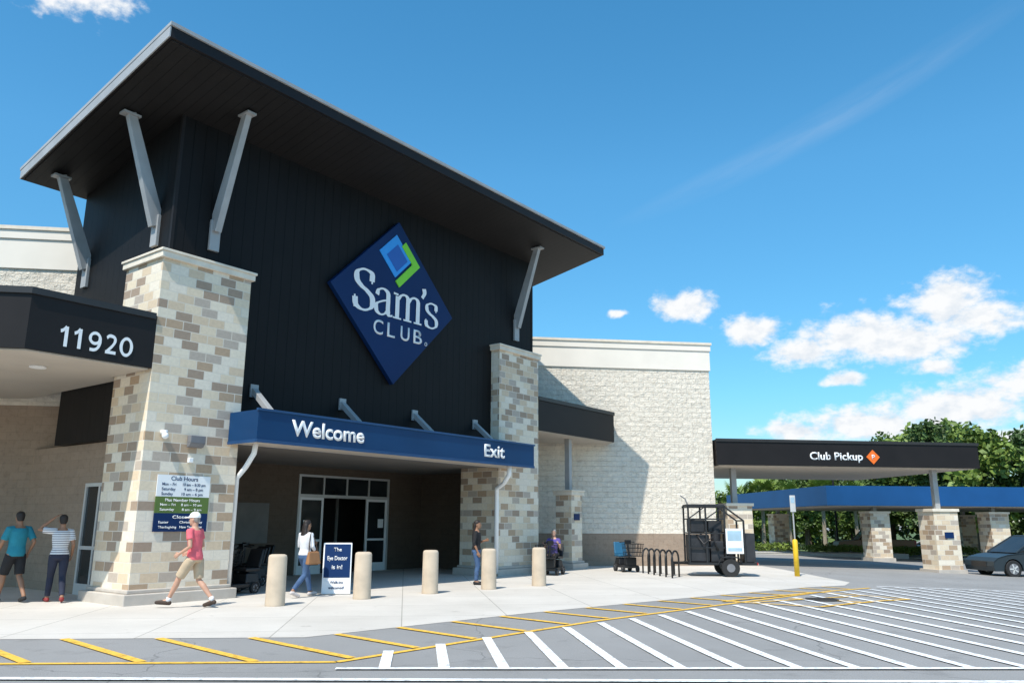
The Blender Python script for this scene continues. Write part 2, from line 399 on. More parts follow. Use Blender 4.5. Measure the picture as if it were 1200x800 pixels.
BT=P('blue_trim',(.010,.058,.16),.45,.1)
bx1('canopy_trim',BT,can,1.91,12.29,-1.13,-1.06,CZ1-.05,CZ1); bx1('canopy_trim',BT,can,1.93,12.27,-1.12,-1.08,CZ0-.05,CZ0+.02); bx1('canopy_trim',BT,can,1.925,1.96,-1.08,-.02,CZ0-.05,CZ0+.02)
bx1('canopy_soffit',SOFL,can,1.98,12.22,-1.04,-.03,CZ0-.03,CZ0-.004)
text('lettering','Welcome',2.2,.355,can,(2.84,-1.103,3.565),WHITE,.012,.022)
text('lettering','Exit',.97,.355,can,(9.76,-1.103,3.56),WHITE,.012,.022)
for s in (2.75,5.5,8.25,11.0):
    g=MB(); g.bar((s,.33,4.72),(s,-.42,4.12),.15,.13); st=g.obj('canopy_strut',METAL,can,bevel=.008)
    bx1('strut_plate',METAL,st,s-.11,s+.11,.30,.345,4.55,4.86)
g=MB(); g.tube([(11.25,-.9,3.4),(11.25,-.88,3.1),(11.35,-.6,2.85),(11.5,-.2,2.7),(11.6,-.12,2.4),(11.6,-.12,.1)],.07,seg=12); g.obj('drain_pipe',WHITE,can,smooth=True)
g=MB(); g.tube([(2.35,-.5,3.4),(2.35,-.45,3.15),(2.33,-.2,2.85),(2.33,.12,2.6),(2.33,.12,.1)],.06,seg=12); g.obj('drain_pipe',WHITE,can,smooth=True)
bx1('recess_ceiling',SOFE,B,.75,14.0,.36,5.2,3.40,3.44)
RECW=block('tan_block_painted_shade',(.135,.10,.072),.94,.3)  # tan block again, with the recess shade painted in as a darker tone
g=MB()
DX0,DX1,DH=8.0,12.0,3.15
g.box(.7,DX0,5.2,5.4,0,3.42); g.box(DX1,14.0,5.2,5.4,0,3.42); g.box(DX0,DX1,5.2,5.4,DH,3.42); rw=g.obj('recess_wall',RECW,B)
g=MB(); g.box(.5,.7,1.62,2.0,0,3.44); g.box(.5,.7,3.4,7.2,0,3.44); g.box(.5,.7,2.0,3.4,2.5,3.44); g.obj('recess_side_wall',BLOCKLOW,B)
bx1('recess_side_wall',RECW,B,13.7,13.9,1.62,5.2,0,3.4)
dr=MB(); dr.box(.48,.56,2.0,2.08,0,2.5); dr.box(.48,.56,3.32,3.4,0,2.5); dr.box(.48,.56,2.08,3.32,2.42,2.5); dr.box(.48,.56,2.66,2.74,0,2.42); dr.box(.48,.56,2.08,2.66,0,.25);dr.box(.48,.56,2.74,3.32,0,.25);dr.box(.48,.56,2.08,2.66,1.0,1.08);dr.box(.48,.56,2.74,3.32,1.0,1.08)
dr=dr.obj('door',ALU,B); bx1('door_glass',GLASS,dr,.52,.54,2.08,3.32,.25,2.42)
y=5.16; g=MB()
for xx in (DX0,DX1-.08): g.box(xx,xx+.08,y,y+.1,0,DH)
g.box(DX0+.08,DX1-.08,y-.01,y+.12,2.42,2.52); g.box(DX0+.08,DX1-.08,y-.01,y+.12,DH-.07,DH)
for xx in (9.0,10.0,11.0): g.box(xx,xx+.05,y,y+.1,2.52,DH-.07)
fr_=g.obj('entrance_door_frame',ALU,B)
for a,b_ in ((DX0+.08,9.05),(10.95,DX1-.08)):
    g=MB(); g.box(a,a+.08,y+.02,y+.08,0,2.42); g.box(b_-.08,b_,y+.02,y+.08,0,2.42)
    g.box(a+.08,b_-.08,y+.02,y+.08,0,.28); g.box(a+.08,b_-.08,y+.02,y+.08,2.34,2.42); g.box(a+.08,b_-.08,y+.02,y+.08,1.02,1.09); d_=g.obj('door_leaf',WHITE,fr_)
bx1('door_glass',GLASS,fr_,DX0+.1,9.03,y+.04,y+.06,.2,2.4); bx1('door_glass',GLASS,fr_,10.97,DX1-.1,y+.04,y+.06,.2,2.4); bx1('transom_glass',GLASS,fr_,DX0+.05,DX1-.05,y+.04,y+.06,2.5,DH-.05)
bx1('door_notice',WHITE,fr_,DX0+.25,DX0+.5,y+.0,y+.015,1.35,1.7); bx1('door_notice',WHITE,fr_,11.5,11.75,y,y+.015,1.45,1.75)
VD=P('vestibule_painted_shade',(.02,.018,.017),.8)  # near-black colour paints the unlit interior behind the doors
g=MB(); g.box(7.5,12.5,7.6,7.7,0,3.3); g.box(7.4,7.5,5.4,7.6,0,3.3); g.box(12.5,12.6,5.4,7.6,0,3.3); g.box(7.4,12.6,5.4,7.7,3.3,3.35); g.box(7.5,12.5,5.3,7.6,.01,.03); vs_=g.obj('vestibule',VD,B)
g=MB()
for xx in (8.6,9.6,10.6,11.6): g.box(xx,xx+.07,7.5,7.58,0,2.5)
g.box(8.6,11.67,7.5,7.58,2.5,2.58); g.obj('inner_door_frame',ALU,vs_)
BG=P('board_grey',(.16,.15,.135),.6)
bx1('notice_board',BG,rw,3.2,3.9,5.14,5.19,1.2,2.1); bx1('notice_board',BG,rw,5.6,6.9,5.14,5.19,1.0,2.2)
g=MB(); g.prism([(1.9,5.75),(13.7,5.45),(16,4.6),(30,12),(13,30),(-2,20)],3.46,8.8); g.obj('store_mass',EIFS,B)
BRT=P('bronze_trim',(.028,.024,.022),.4)
g=MB(); A=[(-.01,0),(-2.5,0),(-11,8.5),(-6.3,13.3),(.26,6.75),(.26,1.63),(-.01,1.63)]; g.prism(A,4.80,5.95); c1=g.obj('side_canopy',BRONZE,B)
g=MB(); g.prism([(-.04,-.04),(-2.52,-.04),(-11.05,8.5),(-10.98,8.56),(-2.47,.04),(-.04,.04)],5.86,5.99); g.obj('canopy_trim',BRT,c1)
g=MB(); g.prism([(-.05,.06),(-2.46,.06),(-10.9,8.5),(-6.3,13.1),(.24,6.7),(.24,1.65),(-.05,1.65)],4.77,4.797); g.obj('canopy_soffit',SOFL,c1)
for a,b_ in ((-1.6,1.6),(-3.4,3.8)):
    g=MB(); g.cyl((a,b_,4.765),(a,b_,4.74),.16); g.obj('downlight',WHITE,c1)
def digit(ch,x,w,h,z):
    g=MB()
    if ch=='1':
        stroke(g,[(.62,0),(.62,1)],x,z,w,h,.30,.30,False,0,0); stroke(g,[(.12,.74),(.36,.82),(.58,.985)],x,z,w,h,.17,.17,True,0,0)
    elif ch=='0':
        pts=[(.5+.39*math.cos(a*math.pi/12),.5+.435*math.sin(a*math.pi/12)) for a in range(25)]; stroke(g,pts,x,z,w,h,.23,.165,False,0,0,True)
    elif ch=='2': stroke(g,[(.12,.80),(.28,.91),(.5,.925),(.74,.85),(.78,.66),(.62,.44),(.38,.24),(.18,.09)],x,z,w,h,.22,.17,True,0,0); stroke(g,[(.08,.08),(.92,.08)],x,z,w,h,.16,.16,False,0,0)
    elif ch=='9':
        pts=[(.48+.36*math.cos(a*math.pi/12),.67+.265*math.sin(a*math.pi/12)) for a in range(25)]; stroke(g,pts,x,z,w,h,.22,.155,False,0,0,True)
        stroke(g,[(.845,.72),(.85,.45),(.72,.2),(.48,.08),(.16,.08)],x,z,w,h,.22,.16,True,0,0)
    g.obj('lettering',WHITE,c1)
for ch,x_,w_ in (('1',-1.93,.22),('1',-1.67,.22),('9',-1.37,.27),('2',-1.04,.255),('0',-.74,.28)): digit(ch,x_,w_,.40,4.95)
g=MB(); A=[(14.06,.02),(19.25,.02),(19.75,.52),(14.06,6.2)]; g.prism(A,4.80,5.95); c2=g.obj('side_canopy',BRONZE,B)
g=MB(); g.prism([(14.06,-.02),(19.27,-.02),(19.8,.5),(19.76,.55),(19.24,.06),(14.06,.06)],5.86,5.99); g.obj('canopy_trim',BRT,c2)
g=MB(); g.prism([(14.1,.08),(19.2,.08),(19.65,.55),(14.1,6.1)],4.77,4.797); g.obj('canopy_soffit',SOFL,c2)
p3=pillar(16.6,17.3,.35,1.05,2.85,name='canopy_pillar')
bx1('steel_post',METAL,B,16.86,17.04,.6,.8,2.85,4.78)
bx1('direction_sign',NAVY,p3,16.75,17.1,.31,.345,1.75,1.98)
bx1('recess_wall',BLOCKLOW,B,14.05,16.4,4.2,4.4,0,4.78)
def wing(name,M4,xa,xb,H,base=1.2):
    w=MB(); w.box(xa,xb,0,24,base,H-1.2); W=w.obj(name,BLOCK,B,mat4=F.inverted()@M4)
    w=MB(); w.box(xa,xb,.0,24,-.3,base); w.obj('base_course',BLOCKLOW,W)
    w=MB(); w.box(xa,xb+.05,-.05,24,H-1.2,H-.36); w.box(xa,xb+.09,-.09,24,H-.36,H-.1); w.obj('cornice_band',EIFS,W,bevel=.01)
    w=MB(); w.box(xa,xb+.13,-.13,24,H-.1,H); w.obj('parapet_cap',CAPST,W)
    return W
wing('wing_wall',ML,-30,1.35,9.55,4.6)
wing('wing_wall',MR,-12.0,0,9.15,1.25)
# hours sign
S=root('opening_hours_sign',F@Matrix.Translation((.36,-.012,1.43)),'opening hours sign in white, green and navy on stone pillar','sign')
bx1('panel',WHITE,S,0,1.22,-.02,0,.72,1.17); bx1('panel',P('olive_green_panel',(.10,.17,.03),.5,.05),S,0,1.22,-.02,0,.38,.718); bx1('panel',NAVY,S,0,1.22,-.02,0,0,.378)
def tl(s,w,h,x,z,m): text('lettering',s,w,h,S,(x,-.0215,z),m,.002,.012)
tl('Club Hours',.62,.085,.30,1.06,NAVY); tl('Mon – Fri      10 am – 8:30 pm',1.0,.06,.11,.95,NAVY); tl('Saturday        9 am – 8 pm',.95,.06,.11,.85,NAVY); tl('Sunday       10 am – 6 pm',.95,.06,.11,.75,NAVY)
tl('Plus Member Hours',.8,.06,.21,.62,WHITE); tl('Mon – Fri     8 am – 10 am',.95,.05,.11,.53,WHITE); tl('Saturday       8 am – 9 am',.95,.05,.11,.43,WHITE)
tl('Closed',.4,.065,.41,.27,WHITE); tl('Easter          Christmas Day',1.0,.048,.11,.17,WHITE); tl("Thanksgiving   New Year's Day",1.0,.048,.11,.07,WHITE)
# main sign
S=root('store_sign',F@Matrix.Translation((7.2,.35,7.92)),'large navy diamond store sign with white lettering on dark siding','sign')
g=MB(); hd=2.45
def dia(g,cx,cz,r,y0,y1): g.add([(cx,y0,cz-r),(cx+r,y0,cz),(cx,y0,cz+r),(cx-r,y0,cz),(cx,y1,cz-r),(cx+r,y1,cz),(cx,y1,cz+r),(cx-r,y1,cz)],[(0,1,2,3),(7,6,5,4),(0,4,5,1),(1,5,6,2),(2,6,7,3),(3,7,4,0)])
dia(g,0,0,hd,-.17,-.02); g.obj('sign_panel',NAVY,S,bevel=.01)
SY=-.17
def limb(name,quads,mat,e=.03):
    g=MB()
    for q in quads:
        n=len(q); vs=[(x,SY-e,z) for x,z in q]+[(x,SY-.004,z) for x,z in q]
        g.add(vs,[tuple(range(n)),tuple(reversed(range(n,2*n)))]+[(k,(k+1)%n,n+(k+1)%n,n+k) for k in range(n)])
    return g.obj(name,mat,S)
cx,cz=.07,1.26
g=MB(); dia(g,cx-.17,cz+.10,.66,SY-.022,SY-.003); g.obj('emblem',LBLUE,S)
g=MB(); dia(g,cx-.12,cz+.05,.42,SY-.030,SY-.024); g.obj('emblem',P('mid_blue_enamel',(.012,.12,.46),.4,.03),S)
limb('emblem',[[(cx+.20,cz+.62),(cx+.82,cz),(cx+.0,cz-.82),(cx-.16,cz-.66),(cx+.50,cz),(cx+.04,cz+.46)]],GREEN,.038)
Sp=[(.56,.74),(.55,.92),(.42,.985),(.26,.985),(.10,.88),(.10,.70),(.24,.57),(.42,.48),(.585,.34),(.58,.13),(.42,.015),(.24,.01),(.09,.10),(.06,.27)]
g=MB(); U=1.18; xs=-1.66; zb=-.52; TH=.165
stroke(g,Sp,xs,zb,U*1.02,U,TH,.055)
stroke(g,[(.56,.68),(.58,.97)],xs,zb,U*1.02,U,.05,.05,False); stroke(g,[(.05,.32),(.05,.02)],xs,zb,U*1.02,U,.05,.05,False)
ax=xs+.80
stroke(g,[(.07,.47),(.12,.60),(.27,.655),(.42,.58),(.44,.42),(.44,.14),(.49,.03),(.60,.04)],ax,zb,U,U,.14,.05)
stroke(g,[(.43,.40),(.24,.34),(.07,.24),(.07,.08),(.2,.005),(.33,.04),(.44,.15)],ax,zb,U,U,.13,.045)
mx=ax+.77
for q in (.1,.46,.82):
    stroke(g,[(q,.0),(q,.58)],mx,zb,U,U,.135,.135,False); stroke(g,[(q-.14,.02),(q+.14,.02)],mx,zb,U,U,.042,.042,False)
stroke(g,[(-.04,.63),(.12,.62)],mx,zb,U,U,.05,.05,False)
for q in (.1,.46): stroke(g,[(q+.02,.50),(q+.12,.62),(q+.24,.655),(q+.34,.60),(q+.36,.48)],mx,zb,U,U,.13,.055)
qx=mx+1.08
stroke(g,[(.10,.98),(.12,.86),(.04,.72)],qx,zb,U,U,.14,.06)
sx_=qx+.19
stroke(g,[(x*.72,y*.655) for x,y in Sp],sx_,zb,U,U,.125,.045)
stroke(g,[(.40,.44),(.415,.64)],sx_,zb,U,U,.045,.045,False); stroke(g,[(.035,.21),(.035,.01)],sx_,zb,U,U,.045,.045,False)
g.obj('lettering',WHITE,S)
for i_,ch in enumerate('CLUB'): text('lettering',ch,.36 if ch!='L' else .30,.42,S,(-.85+i_*.53,SY-.002,-1.10),WHITE,.01,.006)
g=MB(); g.tube([(1.27+.05*math.cos(a*.6283),SY-.01,-1.05+.05*math.sin(a*.6283)) for a in range(11)],.010,seg=6); g.obj('lettering',WHITE,S)
# ---------------------------------------------------------------- pickup canopy
MP=Matrix.Translation((8.45,33.0,0))@Matrix.Rotation(R(7.0),4,'Z')
PC=root('pickup_canopy',MP,'dark flat pickup canopy on stone columns beside the store','canopy')
cr=bx1('canopy_roof',BRONZE,PC,0,11.7,0,9.5,4.02,5.05)
bx1('canopy_trim',BRT,cr,-.0,11.74,-.04,.05,4.97,5.09); bx1('canopy_trim',BRT,cr,11.66,11.75,.05,9.5,4.97,5.09)
bx1('canopy_soffit',P('pickup_soffit',(.68,.58,.47),.7,.05),cr,.15,11.55,.15,9.4,3.985,4.015)
text('lettering','Club Pickup',2.35,.31,cr,(4.05,-.005,4.28),WHITE,.012,.02)
g=MB(); dia(g,6.85,4.42,.3,-.03,-.003); g.obj('emblem',ORANGE,cr)
text('lettering','P',.14,.2,cr,(6.79,-.035,4.32),WHITE,.006,.012)
def scol(par,x,y,z,h,top,w=1.1):
    p=bx1('stone_column',STONE,par,x-w/2,x+w/2,y-w/2,y+w/2,z,z+h-.12)
    bx1('pillar_cap',CAPST,p,x-w/2-.06,x+w/2+.06,y-w/2-.06,y+w/2+.06,z+h-.12,z+h,bevel=.01)
    bx1('steel_post',METAL,p,x-.11,x+.11,y-.11,y+.11,z+h,top)
    bx1('pillar_plinth',PLC,p,x-w/2-.1,x+w/2+.1,y-w/2-.1,y+w/2+.1,z-.2,z+.15)
    return p
c_=scol(PC,10.15,.95,-.33,2.65,4.0); scol(PC,1.3,1.6,-.1,2.6,4.0)
bx1('direction_sign',NAVY,c_,10.0,10.4,.36,.39,1.1,1.35)
BC=root('drive_through_canopy',Matrix.Translation((17.9,46,-.35))@Matrix.Rotation(R(4),4,'Z'),'long blue flat canopy on square stone columns','canopy')
cr=bx1('canopy_roof',P('azure_fascia',(.010,.080,.235),.45,.1,.5,spec=.3),BC,0,38,0,17,3.05,4.15)
bx1('canopy_soffit',SOFL,cr,.1,37.9,.1,16.9,3.01,3.045)
for x in (3.4,10.6,18,25.5,33): scol(BC,x,1.3,0,2.75,3.05,1.15)
for x in (3.4,10.6,18,25.5): scol(BC,x,15.5,0,2.75,3.05,1.15)
# ---------------------------------------------------------------- bollards
BOL=P('bollard_concrete',(.58,.47,.35),.85,.12,3,.3)
for i_,(x,y) in enumerate(((-4.73,16.75),(-3.27,18.3),(-1.92,19.75),(-.56,21.1),(.76,22.3))):
    if i_==0:
        g=MB(); g.tube([(0,0,-.02),(0,0,.03),(0,0,.94),(0,0,.985),(0,0,1.0)],[.195,.195,.185,.17,.13],seg=28); bm0=g.mesh('bollard',[BOL])
        for p in bm0.polygons: p.use_smooth=len(p.vertices)==4
    o=mkobj('bollard',bm0,None,mat4=TR(x,y))
    tag(o,'tan concrete bollard on the entrance sidewalk','bollard','bollards along the entrance')
# ---------------------------------------------------------------- folding sign
A=root('sidewalk_sign',TR(-4.12,19.6,0,12),'navy and white folding sign board by the entrance','sign')
g=MB(); g.hexa([(-.33,-.30,.02),(.33,-.30,.02),(.33,-.27,.02),(-.33,-.27,.02),(-.33,-.05,1.16),(.33,-.05,1.16),(.33,-.02,1.16),(-.33,-.02,1.16)]); g.obj('sign_board',WHITE,A,bevel=.008)
g=MB(); g.hexa([(-.33,.27,.02),(.33,.27,.02),(.33,.30,.02),(-.33,.30,.02),(-.33,.02,1.16),(.33,.02,1.16),(.33,.05,1.16),(-.33,.05,1.16)]); g.obj('sign_board',WHITE,A,bevel=.008)
tilt=math.atan2(.25,1.14)
def fr(z): return -.303+(z-.02)*.25/1.14
g=MB(); g.hexa([(-.30,fr(.38)-.006,.38),(.30,fr(.38)-.006,.38),(.30,fr(.38)+.002,.38),(-.30,fr(.38)+.002,.38),(-.30,fr(1.13)-.006,1.13),(.30,fr(1.13)-.006,1.13),(.30,fr(1.13)+.002,1.13),(-.30,fr(1.13)+.002,1.13)]); g.obj('sign_panel',NAVY,A)
rr=Matrix.Rotation(R(90)-tilt,4,'X')
for s,w,h,x,z,m in (('The',.18,.085,-.09,.97,WHITE),('Eye Doctor',.46,.095,-.23,.77,WHITE),('is in!',.24,.095,-.12,.57,WHITE),('Walk-ins',.3,.06,-.15,.25,NAVY),('welcomed!',.36,.06,-.18,.13,NAVY)):
    text('lettering',s,w,h,A,(x,fr(z)-.009,z),m,.002,.014,rot=rr)
# ---------------------------------------------------------------- bike racks
hoop=MB(); pts=[(0,-.33,0),(0,-.33,.55)]+[(0,-.33*math.cos(a*math.pi/8),.55+.26*math.sin(a*math.pi/8)) for a in range(1,8)]+[(0,.33,.55),(0,.33,0)]
hoop.tube(pts,.03,seg=10); hm=hoop.mesh('bicycle_rack',[BLACK])
for k in range(6):
    o=mkobj('bicycle_rack',hm,None,True,mat4=TR(4.66+k*.10,28.4-k*.5,0,-30)); tag(o,'black tubular steel bicycle hoop on the sidewalk','bike rack','row of bicycle hoops')
# ---------------------------------------------------------------- wheels / carts
def wheel(par,x,y,r,w,z=None):
    z=r if z is None else z
    W=MB(); W.tube([(x-w/2,y,z),(x-w*.4,y,z),(x+w*.4,y,z),(x+w/2,y,z)],[r*.93,r,r,r*.93],seg=26); t=W.obj('wheel',RUB,par)
    W=MB(); W.tube([(x-w/2-.006,y,z),(x+w/2+.006,y,z)],[r*.62,r*.62],seg=20); W.obj('rim',GREY,t)
    W=MB()
    for k in range(5):
        a=k*2*math.pi/5
        for s in (-1,1): W.bar((x+s*(w/2+.012),y,z),(x+s*(w/2+.012),y+math.cos(a)*r*.56,z+math.sin(a)*r*.56),.012,r*.16)
    W.obj('rim_spokes',ALU if r>.25 else BLACK,t)
def ecart(M4,seatmat,label,basket=BLACK):
    C=root('electric_shopping_cart',M4,label,'mobility cart','electric shopping carts')
    g=MB(); g.box(-.26,.26,-.5,.45,.14,.24); g.hexa([(-.24,-.5,.24),(.24,-.5,.24),(.24,-.08,.24),(-.24,-.08,.24),(-.2,-.46,.46),(.2,-.46,.46),(.2,-.12,.46),(-.2,-.12,.46)]); g.box(-.2,.2,.28,.46,.24,.5); g.obj('chassis',BLACK,C,bevel=.02)
    g=MB(); g.box(-.25,.25,-.5,-.06,.50,.58); g.hexa([(-.24,-.52,.58),(.24,-.52,.58),(.24,-.44,.58),(-.24,-.44,.58),(-.22,-.64,1.0),(.22,-.64,1.0),(.22,-.57,1.0),(-.22,-.57,1.0)]); g.obj('seat',seatmat,C,bevel=.03)
    g=MB(); g.tube([(0,.3,.45),(0,.2,.98)],.03); g.tube([(-.28,.1,1.0),(-.1,.18,1.02),(.1,.18,1.02),(.28,.1,1.0)],.018); g.box(-.1,.1,.14,.24,.94,1.08); g.obj('handlebar',BLACK,C)
    g=MB()
    for z,e in ((.55,.0),(.68,.02),(.82,.04),(.96,.06)):
        a,b_,c,d=(-.24-e,.36),(.24+e,.36),(.24+e,.82+e),(-.24-e,.82+e)
        for p,q in ((a,b_),(b_,c),(c,d),(d,a)): g.bar((*p,z),(*q,z),.015,.015)
    for k in range(7):
        xx=-.24+.08*k; g.bar((xx,.82,.55),(xx*1.2,.88,.96),.01,.01); g.bar((xx,.36,.55),(xx*1.2,.36,.96),.01,.01)
    for k in range(5):
        yy=.38+.1*k; g.bar((-.24,yy,.55),(-.3,yy,.96),.01,.01); g.bar((.24,yy,.55),(.3,yy,.96),.01,.01)
    g.box(-.24,.24,.36,.82,.54,.552)
    g.obj('basket',basket,C)
    for x in (-.27,.27):
        wheel(C,x,-.32,.13,.08); wheel(C,x,.36,.11,.07)
    return C
TEAL=P('teal_vinyl',(.02,.12,.22),.5)
for s_,b_,rz in ((2.95,.75,150),(3.6,1.6,140),(4.4,2.5,150),(5.3,3.6,140)):
    w=FW(s_,b_); ecart(TR(w.x,w.y,0,rz),BLACK,'black electric shopping cart parked under the entrance canopy')
ecart(TR(4.05,29.0,0,195),TEAL,'dark electric cart with blue seat beside the wall',BLACK)
ecart(TR(1.35,27.0,0,160),BLACK,'electric shopping cart ridden by a seated shopper')
# ---------------------------------------------------------------- trailer
T=root('equipment_trailer',TR(6.75,27.0,0,-4),'black open frame equipment trailer with cage rails and white sign board','trailer')
g=MB(); g.box(-1.0,1.15,-.6,.6,.36,.44); g.bar((-1.0,0,.4),(-1.45,0,.4),.09,.09); g.bar((-1.0,-.5,.4),(-1.4,0,.4),.06,.06); g.bar((-1.0,.5,.4),(-1.4,0,.4),.06,.06); g.cyl((-1.4,0,.4),(-1.4,0,.02),.03); g.obj('trailer_bed',BLACK,T)
g=MB()
xs_=(-.95,-.4,.2,.8)
for x in xs_:
    for y in (-.55,.55): g.bar((x,y,.44),(x,y,2.2 if x<.3 else 1.75),.055,.055)
for y in (-.55,.55):
    g.bar((-1.0,y,2.2),(.25,y,2.2),.055,.055); g.bar((.2,y,2.2),(.8,y,1.75),.05,.05)
    for z in (.9,1.35,1.8): g.bar((-.95,y,z),(.8 if z<1.8 else .2,y,z),.04,.04)
for x in xs_:
    z=2.2 if x<.3 else 1.75; g.bar((x,-.55,z),(x,.55,z),.05,.05); g.bar((x,-.55,1.35),(x,.55,1.35),.04,.04)
g.bar((-.95,-.55,1.8),(-.4,-.55,2.2),.035,.035); g.bar((-.4,-.55,1.8),(.2,-.55,2.2),.035,.035)
g.obj('roll_cage',BLACK,T)
GG=P('generator_grey',(.024,.024,.027),.5,.4)
bx1('generator',GG,T,-.92,-.3,-.48,.5,.45,1.3,bevel=.03); bx1('control_box',GG,T,-.88,-.42,-.48,.4,1.38,1.78,bevel=.02); bx1('battery_box',GG,T,-.26,.16,-.45,.5,.45,1.1,bevel=.02); bx1('equipment_case',GG,T,-.3,.15,-.3,.5,1.38,1.75,bevel=.02); bx1('canopy_sheet',GG,T,-.97,.22,-.57,.57,2.23,2.27)
for c0,c1_,r_ in (((-.05,-.2,1.1),(-.05,-.2,1.5),.16),((.45,.2,.45),(.45,.2,1.4),.2)):
    g=MB(); g.cyl(c0,c1_,r_); g.obj('tank',GG,T)
g=MB(); g.tube([(-.7,-.5,1.3),(-.5,-.62,1.0),(-.2,-.58,1.25),(-.05,-.6,.8)],.03); g.obj('hose',BLACK,T,smooth=True)
g=MB(); g.tube([(-.9,-.3,2.2),(-1.0,-.3,2.45),(-1.15,-.3,2.55)],.02); g.obj('lamp_arm',GREY,T)
sb=bx1('sign_board',WHITE,T,.2,.74,-.66,-.62,.72,1.5)
PB=P('pale_blue_print',(.35,.5,.6),.5); bx1('sign_print',PB,sb,.25,.69,-.668,-.662,1.12,1.43); bx1('sign_print',PB,sb,.25,.69,-.668,-.662,.8,.9)
bx1('tool_box',GG,T,.84,1.14,-.5,.5,.45,1.35,bevel=.01)
for y in (-.64,.64):
    g=MB(); g.cyl((.3,y-.09,.28),(.3,y+.09,.28),.28,seg=26); t=g.obj('wheel',RUB,T); g=MB(); g.cyl((.3,y-.10,.28),(.3,y+.10,.28),.13,seg=18); g.obj('rim',GREY,t)
    g=MB(); g.tube([(-.08,y,.4),(.02,y,.58),(.3,y,.65),(.58,y,.58),(.68,y,.4)],.02); g.box(.02,.58,y-.1,y+.1,.59,.62); g.obj('fender',BLACK,T)
bx1('tail_light',RED,T,1.16,1.2,-.55,-.42,.36,.44); bx1('tail_light',RED,T,1.16,1.2,.42,.55,.36,.44)
# ---------------------------------------------------------------- yellow post sign
Y=root('post_sign',TR(9.55,27.6,zg(9.55)),'small pale panel sign on a yellow sleeved post','sign')
g=MB(); g.tube([(0,0,0),(0,0,1.15),(0,0,1.2)],[.085,.085,.05],seg=18); g.obj('bollard_sleeve',P('safety_yellow',(.8,.50,.02),.5),Y,smooth=True)
g=MB(); g.bar((0,0,1.15),(0,0,2.65),.04,.04); g.obj('post',METAL,Y)
bx1('sign_panel',P('pale_grey_panel',(.55,.55,.53),.5),Y,-.09,.09,-.05,-.03,2.1,2.65); bx1('sign_print',PB,Y,-.065,.065,-.054,-.051,2.4,2.58)
